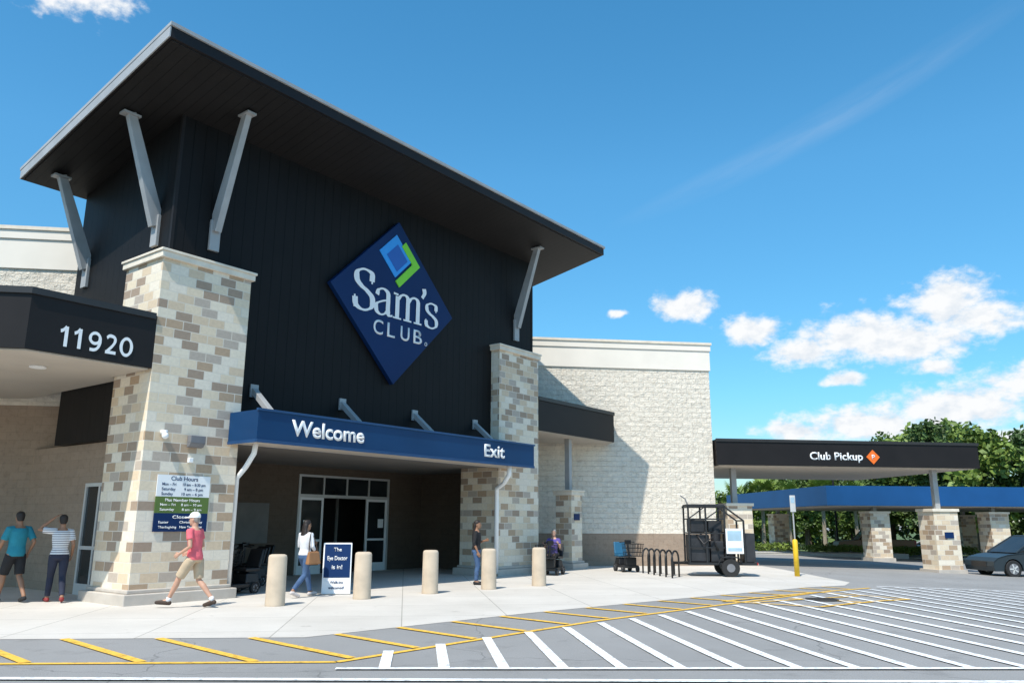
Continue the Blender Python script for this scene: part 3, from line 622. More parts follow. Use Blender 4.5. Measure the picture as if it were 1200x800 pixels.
# ---------------------------------------------------------------- vehicles
def car(M4,paintm,label,L=4.5,W=1.8,H=1.6,kind='suv',cat='car',name='parked_car',group='vehicles in the parking lot'):
    C=root(name,M4,label,cat,group)
    r=.34; yf=L*.5-.85; yr=-L*.5+.85; zb=.25; zbelt=H*.60
    def arch(yc,n=8): return [(yc+ (r+.07)*math.cos(math.pi*k/n),zb+.07+(r+.07)*math.sin(math.pi*k/n)*1.05) for k in range(n+1)]
    if kind=='pickup': top=[(-L/2,.55),(-L/2,zbelt),(-L*.03,zbelt),(L*.2,zbelt),(L*.47,zbelt-.12),(L*.5,.6)]
    else: top=[(-L/2,.5),(-L/2+.03,zbelt),(-L*.3,zbelt+.04),(L*.2,zbelt),(L*.36,zbelt-.09),(L*.45,zbelt-.2),(L*.495,zbelt-.36),(L*.5,.45)]
    prof=top+[(L*.49,zb)]+[(yf+r+.07,zb)]+arch(yf)+[(yf-r-.07,zb),(yr+r+.07,zb)]+arch(yr)+[(yr-r-.07,zb),(-L/2+.02,zb)]
    g=MB(); hw=W/2; n=len(prof); cz=.6; rings_=[]
    for sx in (-hw*.955,-hw,hw,hw*.955):
        inn=abs(sx)<hw*.99
        rings_.append([(sx,y*(.99 if inn else 1),z if z<cz else cz+(z-cz)*(1.0 if inn else .93)) for y,z in prof])
    vs=[v for rr_ in rings_ for v in rr_]; fs=[]
    for k in range(3):
        for i_ in range(n): j=(i_+1)%n; fs.append((k*n+i_,k*n+j,(k+1)*n+j,(k+1)*n+i_))
    fs+= [tuple(range(n)),tuple(reversed(range(3*n,4*n)))]
    g.add(vs,fs); g.obj('body',paintm,C,bevel=.02)
    if kind=='pickup': gh=[(-L*.06,zbelt),(-L*.03,H-.06),(L*.1,H-.04),(L*.22,zbelt)]
    elif kind=='suv': gh=[(-L*.47,zbelt),(-L*.41,H-.1),(L*.02,H-.06),(L*.24,zbelt-.02)]
    else: gh=[(-L*.42,zbelt),(-L*.24,H-.07),(L*.04,H-.06),(L*.27,zbelt-.03)]
    g=MB(); wb,wt=hw*.93,hw*.74
    vs=[(-(wb if z<=zbelt else wt),y,z) for y,z in gh]+[((wb if z<=zbelt else wt),y,z) for y,z in gh]
    g.add(vs,[(0,1,2,3),(7,6,5,4),(0,4,5,1),(1,5,6,2),(2,6,7,3),(3,7,4,0)]); g.obj('window',GLASS,C,bevel=.02)
    g=MB(); y0,y1=gh[1][0],gh[2][0]; g.hexa([(-wt-.01,y0-.02,gh[1][1]-.01),(wt+.01,y0-.02,gh[1][1]-.01),(wt+.01,y1+.02,gh[2][1]-.01),(-wt-.01,y1+.02,gh[2][1]-.01),(-wt+.08,y0+.03,gh[1][1]+.06),(wt-.08,y0+.03,gh[1][1]+.06),(wt-.08,y1-.03,gh[2][1]+.05),(-wt+.08,y1-.03,gh[2][1]+.05)])
    for s in (-1,1):
        for a,b_ in ((gh[0],gh[1]),(gh[3],gh[2])): g.bar((s*wb,a[0],a[1]),(s*wt,b_[0],b_[1]),.07,.06)
        ym=(gh[0][0]+gh[3][0])/2; g.bar((s*wb,ym-.1,zbelt),(s*wt,ym-.1,H-.09),.06,.05)
    g.obj('roof',paintm,C,bevel=.015)
    for s in (-1,1):
        for yy in (yf,yr): wheel(C,s*(hw-.11),yy,r,.22)
        g=MB(); g.hexa([(s*hw*.6,L*.475,zbelt-.42),(s*hw*.93,L*.45,zbelt-.42),(s*hw*.93,L*.42,zbelt-.42),(s*hw*.6,L*.42,zbelt-.42),(s*hw*.6,L*.47,zbelt-.31),(s*hw*.95,L*.44,zbelt-.29),(s*hw*.95,L*.41,zbelt-.29),(s*hw*.6,L*.41,zbelt-.31)]); g.obj('headlight',ALU,C)
        bx1('tail_light',RED,C,min(s*hw*.7,s*hw*.985),max(s*hw*.7,s*hw*.985),-L/2-.012,-L/2+.12,zbelt-.3,zbelt-.05)
        bx1('mirror',paintm,C,min(s*hw,s*(hw+.17)),max(s*hw,s*(hw+.17)),L*.15,L*.19,zbelt,zbelt+.13,bevel=.02)
        for ya in (-.15,.06): bx1('door_handle',ALU,C,s*hw-.008,s*hw+.008,L*ya,L*(ya+.04),zbelt-.14,zbelt-.11)
    bx1('grille',BLACK,C,-hw*.5,hw*.5,L/2-.03,L/2+.006,.42,.62)
    return C
DGR=P('slate_paint',(.028,.040,.048),.35,.04,1,spec=.35); car(TR(21.6,34.3,zg(21.6),96),DGR,'dark slate car parked beside the stone column',4.6,1.82,1.66,'sedan')
car(TR(26.6,60.3,zg(26.6),80),P('copper_paint',(.26,.13,.06),.3,.05),'copper brown pickup truck driving past the hedge',5.4,1.95,1.9,'pickup')
car(TR(27.6,42,zg(27.6),95),P('white_paint',(.78,.78,.78),.3,.05),'white car parked beyond the dark car',4.6,1.8,1.7,'suv')
car(TR(34,66,zg(34),85),P('silver_paint',(.45,.46,.47),.3,.05),'silver sedan parked near the trees',4.6,1.8,1.5,'sedan')
for (x,y,h) in ((25.5,64,8.3),):
    Lp=root('lot_lamp',TR(x,y,zg(x),20),'tall twin head parking lot lamp on dark pole','lamp post')
    g=MB(); g.tube([(0,0,0),(0,0,.6),(0,0,.61),(0,0,h)],[.25,.25,.09,.06]); g.obj('pole',BRONZE,Lp)
    g=MB(); g.bar((-1.0,0,h),(1.0,0,h),.08,.08); ar=g.obj('lamp_arm',BRONZE,Lp)
    bx1('lamp_head',BRONZE,ar,-1.3,-.55,-.2,.2,h-.03,h+.12); bx1('lamp_head',BRONZE,ar,.55,1.3,-.2,.2,h-.03,h+.12)
# ---------------------------------------------------------------- trees
BARK=P('bark',(.10,.075,.055),.95,.3,6,.6,20)
LF=[leafmat('oak_leaf',(.035,.065,.012),(.13,.21,.035)),leafmat('pine_leaf',(.03,.06,.014),(.10,.17,.035)),leafmat('bright_leaf',(.07,.12,.015),(.22,.30,.05))]
def leafcloud(g,clumps,n,size,flat=1):
    for c,rad in clumps:
        for _ in range(n):
            d=Vector((random.gauss(0,1),random.gauss(0,1),random.gauss(0,1))).normalized()*rad*(random.random()**.45)
            d.z*=.75*flat
            p=c+d; a=Vector((random.gauss(0,1),random.gauss(0,1),random.gauss(0,.6))).normalized(); b_=a.cross(Vector((random.gauss(0,1),random.gauss(0,1),random.gauss(0,1)))).normalized()
            s=size*random.uniform(.5,1.2)
            g.add([p-a*s,p-b_*s*.55,p+a*s,p+b_*s*.55],[(0,1,2,3)])
def tree(h,cr,mi,seed,pine=False):
    random.seed(seed); T=root('tree',Matrix.Identity(4),'','tree')
    g=MB(); g.tube([(0,0,-.1),(.1,.05,h*.3),(.0,.1,h*.6),(.1,0,h*.88)],[.22*h/9,.16*h/9,.1*h/9,.03],seg=8)
    cl=[]
    for k in range(28):
        t=random.uniform(.22,.95); a=random.uniform(0,6.28)
        rr_=cr*(1.15-t*.75 if pine else math.sin(math.pi*min(1,(t-.1)))**.6)*random.uniform(.4,1.0)
        p0=Vector((.05,.05,h*t*.85)); p1=Vector((math.cos(a)*rr_,math.sin(a)*rr_,h*t+random.uniform(-.2,.6)))
        g.tube([p0,(p0+p1)/2+Vector((0,0,.2)),p1],[.06,.04,.015],seg=5)
        cl.append((p1,random.uniform(.17,.30)*cr)); cl.append(((p0+p1)/2+Vector((0,0,.3)),random.uniform(.16,.27)*cr))
    cl.append((Vector((0,0,h*.95)),cr*.25))
    g.obj('trunk',BARK,T)
    g=MB(); leafcloud(g,cl,100,.24); g.obj('crown',LF[mi],T)
    return T
protos=[tree(9.5,3.9,0,1),tree(12.5,3.2,1,2,True),tree(7.5,3.5,2,3),tree(11,4.3,0,4)]
labs=['broad green oak tree at the edge of the lot','tall slender pine tree in the wooded edge','bright green young tree by the parking lot','tall dense oak tree in the wooded edge']
random.seed(11)
spots=[]
for k in range(18): spots.append((22+k*3.1+random.uniform(-1,1),84+random.uniform(-3,5)))
for k in range(14): spots.append((26+k*4.4+random.uniform(-1.5,1.5),95+random.uniform(-3,5)))
for k in range(7): spots.append((38+k*4,75+random.uniform(-3,3)))
used=[0]*4
for (x,y) in spots:
    az=math.degrees(math.atan2(x,y))
    ti=random.choice([0,2,0,2]) if az<22 else random.choice([0,1,2,3])
    hh=[9.5,12.5,7.5,11][ti]
    tgt=5.3 if az<18 else (7.4 if az<24 else 13.2)
    s=tgt/hh*random.uniform(.88,1.12)*(y/90 if az>24 else 1)
    M4=TR(x,y,zg(x),random.uniform(0,360),s)
    if not used[ti]: protos[ti].matrix_basis=M4; protos[ti]['label']=labs[ti]; protos[ti]['group']='trees along the edge of the lot'; used[ti]=1
    else: copy_thing(protos[ti],M4)
g=MB(); random.seed(5)
cl=[(Vector((18+k*.85+random.uniform(-1,1),101+random.uniform(-3,6),random.uniform(-.8,6.5)*(1 if k>22 else .5))),random.uniform(1.8,2.8)) for k in range(110)]
leafcloud(g,cl,75,.6); o=g.obj('woodland',LF[0]); o['kind']='stuff'; tag(o,'dense green woodland undergrowth behind the parking lot','woodland')
def palm(M4,h,lab,seed):
    random.seed(seed); T=root('palm_tree',M4,lab,'palm tree','palm trees by the canopy')
    g=MB(); g.tube([(0,0,-.1),(0,0,.4),(.05,0,h*.6),(.0,0,h)],[.24,.18,.15,.2],seg=10); g.obj('trunk',P('palm_bark',(.30,.25,.19),.95,.3,6,.6,20),T)
    g=MB()
    for k in range(40):
        a=random.uniform(0,6.28); el=random.uniform(-.7,1.3); L=random.uniform(.8,1.3)
        d=Vector((math.cos(a)*math.cos(el),math.sin(a)*math.cos(el),math.sin(el))); c0=Vector((0,0,h)); c1=c0+d*L
        g.tube([c0,c1],.018,seg=4); side=d.cross(Vector((0,0,1))).normalized(); up=side.cross(d)
        for j in range(15):
            b_=math.pi*(j/14-.5)*1.3; dd_=(d*math.cos(b_)+side*math.sin(b_)).normalized(); e=c1+dd_*.85+Vector((0,0,-.25*abs(math.sin(b_))-.14)); ww=dd_.cross(up).normalized()*.07
            g.add([c1-ww*.3,(c1+e)/2-ww,e,(c1+e)/2+ww],[(0,1,2,3)])
    g.obj('crown',LF[2],T)
for k,(x,y,h) in enumerate(((19.3,69,4.1),(21.6,70,4.6),(24.2,71,4.3),(26.8,70,4.8),(30,71,4.6))): palm(TR(x,y,zg(x)),h,'sabal palm with round fan leaf crown',20+k)
def hedge(x0,x1,y,h,w,seed):
    random.seed(seed); g=MB(); cl=[]
    n=int((x1-x0)/.35)
    for k in range(n):
        for j in (-1,1): cl.append((Vector((x0-(x0+x1)/2+k*.35,j*w*.3,h*.55+random.uniform(-.05,.05))),.42))
    leafcloud(g,cl,70,.10,h/.8); o=g.obj('hedge',LF[2],mat4=TR((x0+x1)/2,y,zg((x0+x1)/2)+.1)); tag(o,'low clipped yellow green hedge in a planting bed','hedge','clipped hedges')
hedge(15.2,19.4,54,.7,1.2,1); hedge(20.5,25.2,56.5,.7,1.2,2); hedge(27,33,58,.8,1.2,3)
for i_,(x0,x1,y) in enumerate(((12.6,26,53.2),(26,36,57.0))):
    g=MB(); z=zg((x0+x1)/2); g.prism([(x0,y-.4),(x1,y+.6),(x1,y+4),(x0,y+4)],z-.5,z+.13); o=g.obj('kerb_island',P('kerb_concrete',(.5,.48,.44),.9,.1,1)); o['kind']='structure'
# ---------------------------------------------------------------- people
def evalmesh(me,vox,sm=4):
    ob=bpy.data.objects.new('tmp',me); COL.objects.link(ob)
    r_=ob.modifiers.new('r','REMESH'); r_.mode='VOXEL'; r_.voxel_size=vox; r_.use_smooth_shade=True
    s_=ob.modifiers.new('s','SMOOTH'); s_.factor=.5; s_.iterations=sm
    bpy.context.view_layer.update()
    m=bpy.data.meshes.new_from_object(ob.evaluated_get(bpy.context.evaluated_depsgraph_get()))
    bpy.data.objects.remove(ob)
    for p in m.polygons: p.use_smooth=True
    return m
def lerp(a,b,t): return Vector(a)*(1-t)+Vector(b)*t
def part(g,name,mat,par,vox=.009,sm=3):
    me=g.mesh(name,[mat]); m=evalmesh(me,vox,sm); m.materials.clear(); m.materials.append(mat); m.name=name
    return mkobj(name,m,par)
LIP=P('lip',(.30,.10,.08),.6)
def person(M4,label,sk,shirt,pants,hair,shoe,J={},short=True,sleeve=.55,H=1.75,longhair=False,cap=None,female=False,lean=0,up=0,headrot=0,socks=None):
    Pn=root('person',M4@Matrix.Diagonal((H/1.75,H/1.75,H/1.75,1)),label,'person')
    sh=.165 if female else .19
    D=dict(hl=(-.095,0,.92),hr=(.095,0,.92),kl=(-.1,.03,.50),kr=(.1,.03,.50),al=(-.1,-.02,.09),ar=(.1,-.02,.09),tl=(-.125,.14,.035),tr=(.125,.14,.035),
           sl=(-sh,lean,1.42),sr=(sh,lean,1.42),el=(-sh-.05,lean-.04,1.13),er=(sh+.05,lean-.04,1.13),wl=(-sh-.05,lean+.07,.89),wr=(sh+.05,lean+.07,.89))
    D.update(J); D={k:Vector(v) for k,v in D.items()}
    U=Vector((0,0,up))
    for k in ('hl','hr','sl','sr'):
        if k not in J: D[k]=D[k]+U
    g=MB(); w=.92 if female else 1
    def tor(ex,z0=0,z1=9):
        rs=[]
        for z,rx,ry in ((.84,.10,.09),(.88,.15,.115),(.95,.168 if female else .160,.12),(1.08,.125 if female else .145,.095),(1.25,.155,.112),(1.36,.175*w,.108),(1.43,.15*w,.09),(1.47,.08,.07),(1.50,.056,.058),(1.57,.052,.056)):
            if z<z0 or z>z1: continue
            t=(z-.9)/.52; t=max(0,min(1.15,t)); c=Vector((0,lean*t,z))+U
            rs.append((c,(rx+ex,0,0),(0,ry+ex,0)))
        return rs
    g.rings(tor(0),seg=24)
    hc=Vector((0,lean*1.15+.02,1.635))+U
    Hr=Matrix.Rotation(R(headrot),3,'Z')
    def hp(x,y,z): return hc+Hr@Vector((x,y,z))
    def hring(g,L_,seg=20):
        g.rings([(hp(0,yo,z),Hr@Vector((rx,0,0)),Hr@Vector((0,ry,0))) for z,rx,ry,yo in L_],seg=seg)
    hring(g,((-.115,.025,.03,.05),(-.105,.042,.052,.03),(-.08,.055,.075,.018),(-.04,.066,.088,.008),(0,.072,.095,0),(.04,.074,.098,-.004),(.075,.066,.088,-.006),(.1,.047,.066,-.006),(.115,.022,.03,-.006)),22)
    g.tube([hp(0,.088,.012),hp(0,.112,-.022),hp(0,.098,-.034)],[.009,.014,.012],seg=8,round_=True)
    for s in (-1,1): g.ell(hp(s*.074,-.005,-.01),.010,.018,.030)
    g.tube([hp(0,-.01,-.07),Vector((0,lean*1.05,1.46))+U],[.052,.06],seg=14)
    for s,S_ in (('l',-1),('r',1)):
        h,k,a,t=D['h'+s],D['k'+s],D['a'+s],D['t'+s]
        g.tube([h,lerp(h,k,.35),lerp(h,k,.8),k,lerp(k,a,.3)+Vector((0,-.012,0)),lerp(k,a,.7),a],[.088,.082,.06,.053,.056,.041,.036],seg=14,round_=True)
        g.tube([a,lerp(a,t,.5),t],[.038,.036,.026],seg=10,round_=True)
        sh_,e,wr=D['s'+s],D['e'+s],D['w'+s]
        g.tube([lerp(sh_,(0,sh_.y,sh_.z),.3),sh_,lerp(sh_,e,.5),e,lerp(e,wr,.3),wr],[.055,.055,.046,.037,.036,.025],seg=12,round_=True)
        d=(wr-e).normalized()
        sd=d.cross(Vector((S_,0,0)))
        if sd.length<.2: sd=Vector((0,1,0))
        sd.normalize(); nn_=d.cross(sd).normalized()
        if nn_.x*S_>0: nn_=-nn_
        g.rings([(wr,sd*.024,nn_*.02),(wr+d*.03,sd*.035,nn_*.017),(wr+d*.085,sd*.041,nn_*.014)],seg=12)
        for of,ln in ((.031,.072),(.011,.082),(-.010,.077),(-.029,.062)):
            b0=wr+d*.08+sd*of; b1=b0+d*ln*.5+nn_*.008; b2=b1+(d*.75+nn_*.66)*ln*.5
            g.tube([b0,b1,b2],[.0095,.0088,.0075],seg=8,round_=True)
        b0=wr+d*.025+sd*.03; g.tube([b0,b0+(d*.7+sd*.7)*.035,b0+(d*.95+sd*.3+nn_*.3)*.065],[.012,.0105,.009],seg=8,round_=True)
    part(g,'body',sk,Pn,.008,3)
    for s in (-1,1):
        g=MB(); g.ell(hp(s*.029,.086,.008),.012,.007,.007); g.obj('eye',BLACK,Pn,smooth=True)
    g=MB(); g.ell(hp(0,.085,-.06),.024,.007,.006); g.obj('mouth',LIP,Pn,smooth=True)
    g=MB(); g.rings(tor(.018,.95 if female else .88,1.45),seg=24)
    for s in 'lr':
        sh_,e,wr=D['s'+s],D['e'+s],D['w'+s]; pts=[lerp(sh_,(0,sh_.y,sh_.z),.45),sh_]; rr_=[.06,.068]
        if sleeve<=1: pts.append(lerp(sh_,e,sleeve)); rr_.append(.066)
        else: pts+=[lerp(sh_,e,.6),e,lerp(e,wr,sleeve-1)]; rr_+=[.057,.048,.038]
        g.tube(pts,rr_,seg=14)
    part(g,'shirt',shirt,Pn,.010,4)
    g=MB(); g.rings(tor(.014,.84,1.0),seg=24)
    for s in 'lr':
        h,k,a=D['h'+s],D['k'+s],D['a'+s]
        if short: g.tube([h,lerp(h,k,.4),lerp(h,k,.92)],[.10,.10,.088],seg=16)
        else: g.tube([h,lerp(h,k,.4),k,lerp(k,a,.35)+Vector((0,-.01,0)),lerp(k,a,.93)],[.098,.09,.066,.064,.052],seg=16)
    part(g,'trousers' if not short else 'shorts',pants,Pn,.010,4)
    for s in 'lr':
        a,t=D['a'+s],D['t'+s]; d=(t-a); dh=Vector((d.x,d.y,0)).normalized(); hb=a-dh*.035
        g=MB(); g.tube([Vector((hb.x,hb.y,a.z-.045)),a+Vector((0,0,-.035)),lerp(a,t,.55)+Vector((0,0,-.012)),t+dh*.05+Vector((0,0,.002))],[.043,.05,.046,.036],seg=14,round_=True)
        part(g,'shoe',shoe,Pn,.009,2)
        if socks:
            g=MB(); g.cyl(a+Vector((0,0,-.02)),lerp(a,D['k'+s],.14),.044,.046); g.obj('sock',socks,Pn,smooth=True)
    if hair:
        g=MB()
        L_=((-.07,.05,.05,-.05),(-.03,.068,.062,-.040),(.01,.078,.075,-.030),(.045,.082,.095,-.014),(.08,.075,.096,-.010),(.11,.054,.072,-.010),(.127,.025,.033,-.010))
        if cap: L_=((-.06,.05,.05,-.05),(-.03,.068,.062,-.040),(.0,.076,.072,-.032),(.03,.076,.074,-.03))
        hring(g,L_)
        if longhair: hring(g,((.06,.06,.05,-.05),(0,.082,.055,-.06),(-.1,.085,.045,-.075),(-.2,.095,.04,-.095),(-.3,.085,.035,-.105),(-.38,.05,.02,-.105)))
        part(g,'hair',hair,Pn,.009,2)
    if cap:
        g=MB(); hring(g,((.03,.088,.110,-.004),(.07,.088,.110,-.004),(.105,.074,.095,-.004),(.135,.045,.06,-.004),(.145,.02,.03,-.004)))
        g.rings([(hp(0,.12,.03),Hr@Vector((.072,0,0)),Hr@Vector((0,.08,-.012))),(hp(0,.12,.046),Hr@Vector((.07,0,0)),Hr@Vector((0,.078,-.012)))],seg=20)
        part(g,'cap',cap,Pn,.009,1)
    return Pn
def sw(m,rate,c1,c2):
    mm,nt,b=newmat(m); v=coord(nt); s=nt.nodes.new('ShaderNodeSeparateXYZ'); nt.links.new(v,s.inputs[0])
    f=mth(nt,'LESS_THAN',mth(nt,'FRACT',mth(nt,'DIVIDE',s.outputs[2],rate)),.3)
    nt.links.new(mixc(nt,f,c1,c2),b.inputs['Base Color']); b.inputs['Roughness'].default_value=.85; return mm
SKF=P('light_skin',(.55,.31,.21),.55,.08,8); SKT=P('tan_skin',(.33,.17,.10),.55,.08,8)
PINK=P('coral_cloth',(.78,.14,.17),.85,.15,5,.3,25); KHA=P('khaki_cloth',(.52,.40,.27),.85,.12,5,.3,25); TEALC=P('teal_cloth',(.02,.23,.30),.85,.15,5,.3,25)
BLKC=P('black_cloth',(.016,.016,.018),.85,.2,5,.3,25); NAVC=P('navy_cloth',(.02,.025,.05),.85,.2,5,.3,25); JEAN=P('denim',(.055,.11,.22),.85,.25,6,.3,40); WHC=P('white_cloth',(.72,.72,.74),.85,.08,5,.3,25)
HB=P('dark_hair',(.018,.012,.010),.6,.3,20); HG=P('grey_hair',(.3,.27,.24),.7,.2,20); PUR=P('purple_cloth',(.10,.07,.28),.85,.15); SHB=P('brown_shoe',(.05,.03,.02),.7,.2); SHW=P('pale_shoe',(.55,.5,.48),.7,.1)
def heading(x,y,az,z=0): return TR(x,y,z,-az)
person(heading(-6.22,16.25,-82,.0),'man walking in white cap, coral polo shirt and khaki shorts',SKF,PINK,KHA,HG,SHB,
  dict(kl=(-.1,.24,.54),al=(-.1,.42,.14),tl=(-.12,.58,.10),kr=(.1,-.06,.50),ar=(.1,-.38,.15),tr=(.12,-.25,.045),hl=(-.095,.02,.9),hr=(.095,-.02,.9),el=(-.25,-.02,1.13),wl=(-.22,.20,1.0),er=(.25,.0,1.13),wr=(.22,.24,1.02)),cap=WHITE,H=1.80,lean=.05,socks=WHC)
person(heading(-10.3,17.15,-60),'man in teal t-shirt and black shorts walking along the sidewalk',SKT,TEALC,BLKC,HB,BLKC,dict(kl=(-.1,.17,.51),al=(-.11,.24,.09),tl=(-.13,.40,.04),kr=(.1,-.04,.5),ar=(.1,-.30,.13),tr=(.12,-.17,.04),er=(.26,-.14,1.16),wr=(.25,.02,.93),el=(-.26,.06,1.15),wl=(-.22,.22,.98)),H=1.82,sleeve=.8,headrot=-15)
person(heading(-9.42,17.2,-35),'woman in white striped top walking with a hand in her hair',SKT,sw('striped_cloth',.045,(.72,.72,.73),(.12,.12,.15)),NAVC,HB,P('red_shoe',(.25,.03,.03),.7),
  dict(el=(-.43,.04,1.46),wl=(-.17,.03,1.69),wr=(.24,.12,.93),er=(.23,-.06,1.15),kl=(-.1,.14,.51),al=(-.11,.18,.09),tl=(-.13,.34,.04),kr=(.1,-.02,.5),ar=(.11,-.25,.12),tr=(.13,-.12,.04)),short=False,H=1.76,female=True,sleeve=.7)
WX,WY=-4.66,18.65
person(heading(WX,WY,35),'woman walking in white top and jeans with a tan shoulder bag',SKT,WHC,JEAN,HB,SHW,
  dict(kl=(-.1,.20,.52),al=(-.1,.30,.10),tl=(-.12,.46,.06),kr=(.09,-.05,.5),ar=(.09,-.38,.17),tr=(.11,-.27,.05),el=(-.25,.02,1.15),wl=(-.12,.26,1.2),er=(.27,-.02,1.15),wr=(.24,.15,.98)),short=False,H=1.68,female=True,longhair=True,sleeve=1.5)
Bg=root('shoulder_bag',heading(WX,WY,35)@Matrix.Translation((.31,-.03,.72)),'tan leather shoulder bag carried by a walking woman','bag')
g=MB(); g.hexa([(-.05,-.19,0),(.07,-.19,0),(.07,.19,0),(-.05,.19,0),(-.03,-.15,.28),(.04,-.15,.28),(.04,.15,.28),(-.03,.15,.28)]); g.obj('bag_body',P('tan_leather',(.32,.15,.06),.5),Bg,bevel=.03)
g=MB(); g.tube([(0,-.13,.27),(-.06,-.07,.55),(-.12,.0,.68),(-.06,.07,.55),(0,.13,.27)],.012); g.obj('strap',SHB,Bg)
person(heading(-.95,22.6,95),'woman in black top and jeans standing in the canopy shade',SKT,BLKC,JEAN,HB,BLKC,
  dict(el=(-.22,.04,1.15),wl=(-.08,.25,1.2),kr=(.1,.06,.5),ar=(.14,.02,.09),tr=(.17,.17,.035)),short=False,H=1.70,female=True,longhair=True,sleeve=1.3)
person(TR(1.35,27.0,0,160),'shopper in purple shirt seated on an electric cart',SKF,PUR,BLKC,HG,BLKC,
  dict(hl=(-.1,-.22,.66),hr=(.1,-.22,.66),kl=(-.12,.14,.64),kr=(.12,.14,.64),al=(-.12,.2,.33),ar=(.12,.2,.33),tl=(-.12,.34,.27),tr=(.12,.34,.27),el=(-.25,-.08,.88),er=(.25,-.08,.88),wl=(-.26,.1,1.0),wr=(.26,.1,1.0),sl=(-.17,-.2,1.14),sr=(.17,-.2,1.14)),up=-.27,lean=-.2,short=False,H=1.7)
# ---------------------------------------------------------------- camera, sun, world
cd=bpy.data.cameras.new('camera'); cam=bpy.data.objects.new('camera',cd); COL.objects.link(cam)
cd.sensor_width=36; cd.lens=28; cd.clip_end=3000; cd.clip_start=.1
cam.matrix_world=Matrix.Translation((0,0,1.65))@Matrix.Rotation(R(90+12.8),4,'X')@Matrix.Rotation(R(.3),4,'Z')
SC.camera=cam
AZ,EL=205,56
sd=bpy.data.lights.new('sun','SUN'); sun=bpy.data.objects.new('sun',sd); COL.objects.link(sun); sd.energy=5.0; sd.angle=R(.53); sd.color=(1,.95,.86)
v=Vector((-math.sin(R(AZ))*math.cos(R(EL)),-math.cos(R(AZ))*math.cos(R(EL)),-math.sin(R(EL)))); sun.rotation_euler=v.to_track_quat('-Z','Y').to_euler()
W=bpy.data.worlds.new('World'); SC.world=W; W.use_nodes=True; nt=W.node_tree; bg=nt.nodes['Background']
sky=nt.nodes.new('ShaderNodeTexSky'); sky.sky_type='NISHITA'; sky.sun_disc=False; sky.sun_elevation=R(EL); sky.sun_rotation=R(AZ); sky.air_density=1.0; sky.dust_density=.3; sky.ozone_density=1.7
hs_=nt.nodes.new('ShaderNodeHueSaturation'); hs_.inputs['Saturation'].default_value=1.32; hs_.inputs['Hue'].default_value=.484; hs_.inputs['Value'].default_value=1.42; nt.links.new(sky.outputs[0],hs_.inputs['Color'])
gen=coord(nt,'Generated'); nz=nt.nodes.new('ShaderNodeVectorMath'); nz.operation='NORMALIZE'; nt.links.new(gen,nz.inputs[0])
sp=nt.nodes.new('ShaderNodeSeparateXYZ'); nt.links.new(nz.outputs[0],sp.inputs[0])
azn=mth(nt,'MULTIPLY',mth(nt,'ARCTAN2',sp.outputs[0],sp.outputs[1]),57.29578); eln=mth(nt,'MULTIPLY',mth(nt,'ARCSINE',sp.outputs[2]),57.29578)
cb=nt.nodes.new('ShaderNodeCombineXYZ'); nt.links.new(azn,cb.inputs[0]); nt.links.new(eln,cb.inputs[1]); PV=cb.outputs[0]
hz=ramp(nt,mth(nt,'DIVIDE',eln,40,clamp=True),[(0,(.40,.50,.58)),(.22,(.56,.74,.80)),(.6,(.95,.97,1))])
SKYC=mixc(nt,1.0,hs_.outputs[0],hz,'MULTIPLY')
def vm(op,a,b):
    n=nt.nodes.new('ShaderNodeVectorMath'); n.operation=op
    for i_,x in enumerate((a,b)):
        if hasattr(x,'links'): nt.links.new(x,n.inputs[i_])
        else: n.inputs[i_].default_value=x
    return n
def mp(vec,s): return vm('MULTIPLY',vec,s).outputs[0]
n1=nt.nodes.new('ShaderNodeTexNoise'); n1.inputs['Scale'].default_value=.45; n1.inputs['Detail'].default_value=3; nt.links.new(PV,n1.inputs[0])
wv=vm('MULTIPLY',vm('SUBTRACT',n1.outputs[1],(.5,.5,.5)).outputs[0],(2.0,1.1,0)).outputs[0]
PW=vm('ADD',PV,wv).outputs[0]
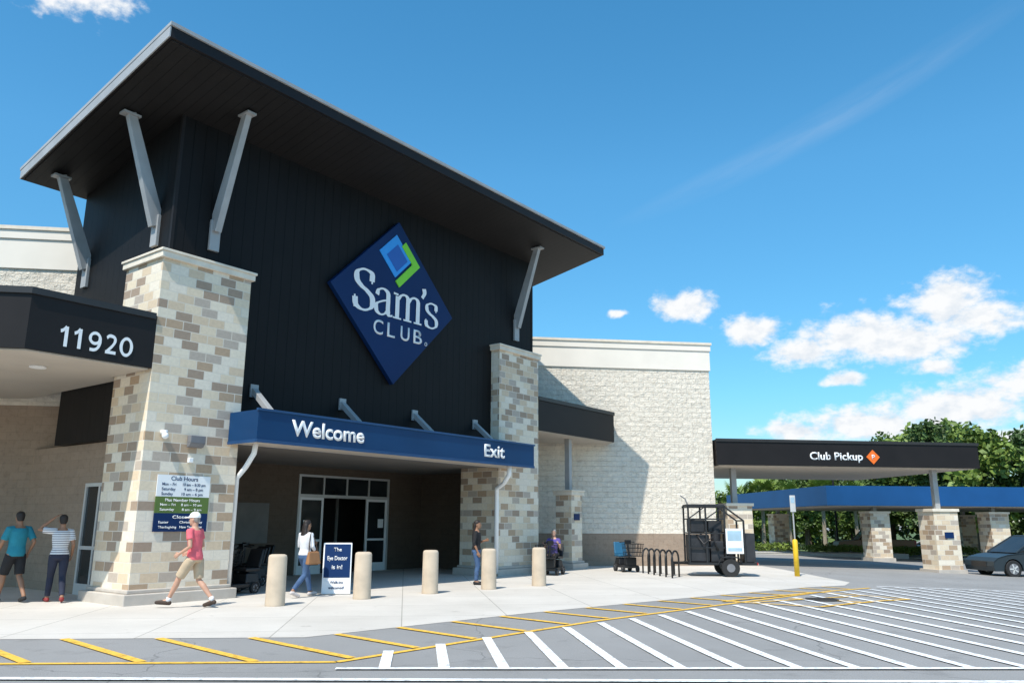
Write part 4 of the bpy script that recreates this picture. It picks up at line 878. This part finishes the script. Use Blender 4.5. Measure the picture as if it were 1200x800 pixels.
blobs=[(24.2,12.1,5.0,2.2),(29.4,13.7,3.2,2.3),(26.8,11.5,5.6,1.8),(31.2,12.6,3.0,1.6),(17.2,13.0,3.0,1.3),(20.6,11.4,3.4,1.2),(12.5,15.0,2.7,1.35),(24,6.4,6.0,1.6),(29.5,7.1,5.8,2.1),(34,8.4,4.6,1.7),(19.5,6.2,3.0,.9),(34,5.0,4,1.2),(7.6,14.6,.9,.45),(28.4,9.9,2.0,.7),(23,9.5,1.7,.6),(34.4,11.9,1.3,.8),(-32.5,32.2,5.2,2.1),(-60,18,14,4),(70,18,22,6),(-120,25,22,5)]
acc=None
for a,e,ra,re in blobs:
    l=vm('LENGTH',vm('MULTIPLY',vm('SUBTRACT',PW,(a,e,0)).outputs[0],(1/ra,1/re,0)).outputs[0],(0,0,0)).outputs['Value']
    m_=mth(nt,'SUBTRACT',1,l); acc=m_ if acc is None else mth(nt,'MAXIMUM',acc,m_)
n2=noise(nt,mp(PV,(1,1.5,1)),.7,6,.6); n3=noise(nt,mp(vm('ADD',PV,(-.45,.7,0)).outputs[0],(1,1.5,1)),.7,3,.55)
dens=mth(nt,'ADD',acc,mth(nt,'MULTIPLY',mth(nt,'SUBTRACT',n2,.5),1.55))
mr=nt.nodes.new('ShaderNodeMapRange'); mr.interpolation_type='SMOOTHSTEP'; mr.inputs[1].default_value=-.02; mr.inputs[2].default_value=.66; nt.links.new(dens,mr.inputs[0])
shd=mth(nt,'ADD',mth(nt,'MULTIPLY',mth(nt,'SUBTRACT',n2,n3),1.9),.82,clamp=True)
cc=mixc(nt,shd,(4.3,4.95,5.7),(6.5,6.6,6.7))
ro=nt.nodes.new('ShaderNodeMapping'); ro.vector_type='TEXTURE'; ro.inputs['Location'].default_value=(23,26.2,0); ro.inputs['Rotation'].default_value=(0,0,R(19)); nt.links.new(PV,ro.inputs[0])
cl_=vm('LENGTH',mp(ro.outputs[0],(1/17,1/1.2,0)),(0,0,0)).outputs['Value']
n4=noise(nt,mp(ro.outputs[0],(.12,1.0,1)),.7,5,.6)
ci=mth(nt,'MULTIPLY',mth(nt,'SUBTRACT',1,cl_,clamp=True),mth(nt,'MULTIPLY',mth(nt,'SUBTRACT',n4,.3,clamp=True),.38),clamp=True)
s1=mixc(nt,ci,SKYC,(6,6.2,6.4))
s2=mixc(nt,mr.outputs[0],s1,cc)
nt.links.new(s2,bg.inputs[0]); bg.inputs[1].default_value=.15
SC.view_settings.view_transform='Standard'; SC.view_settings.look='None'; SC.view_settings.exposure=0; SC.view_settings.gamma=1
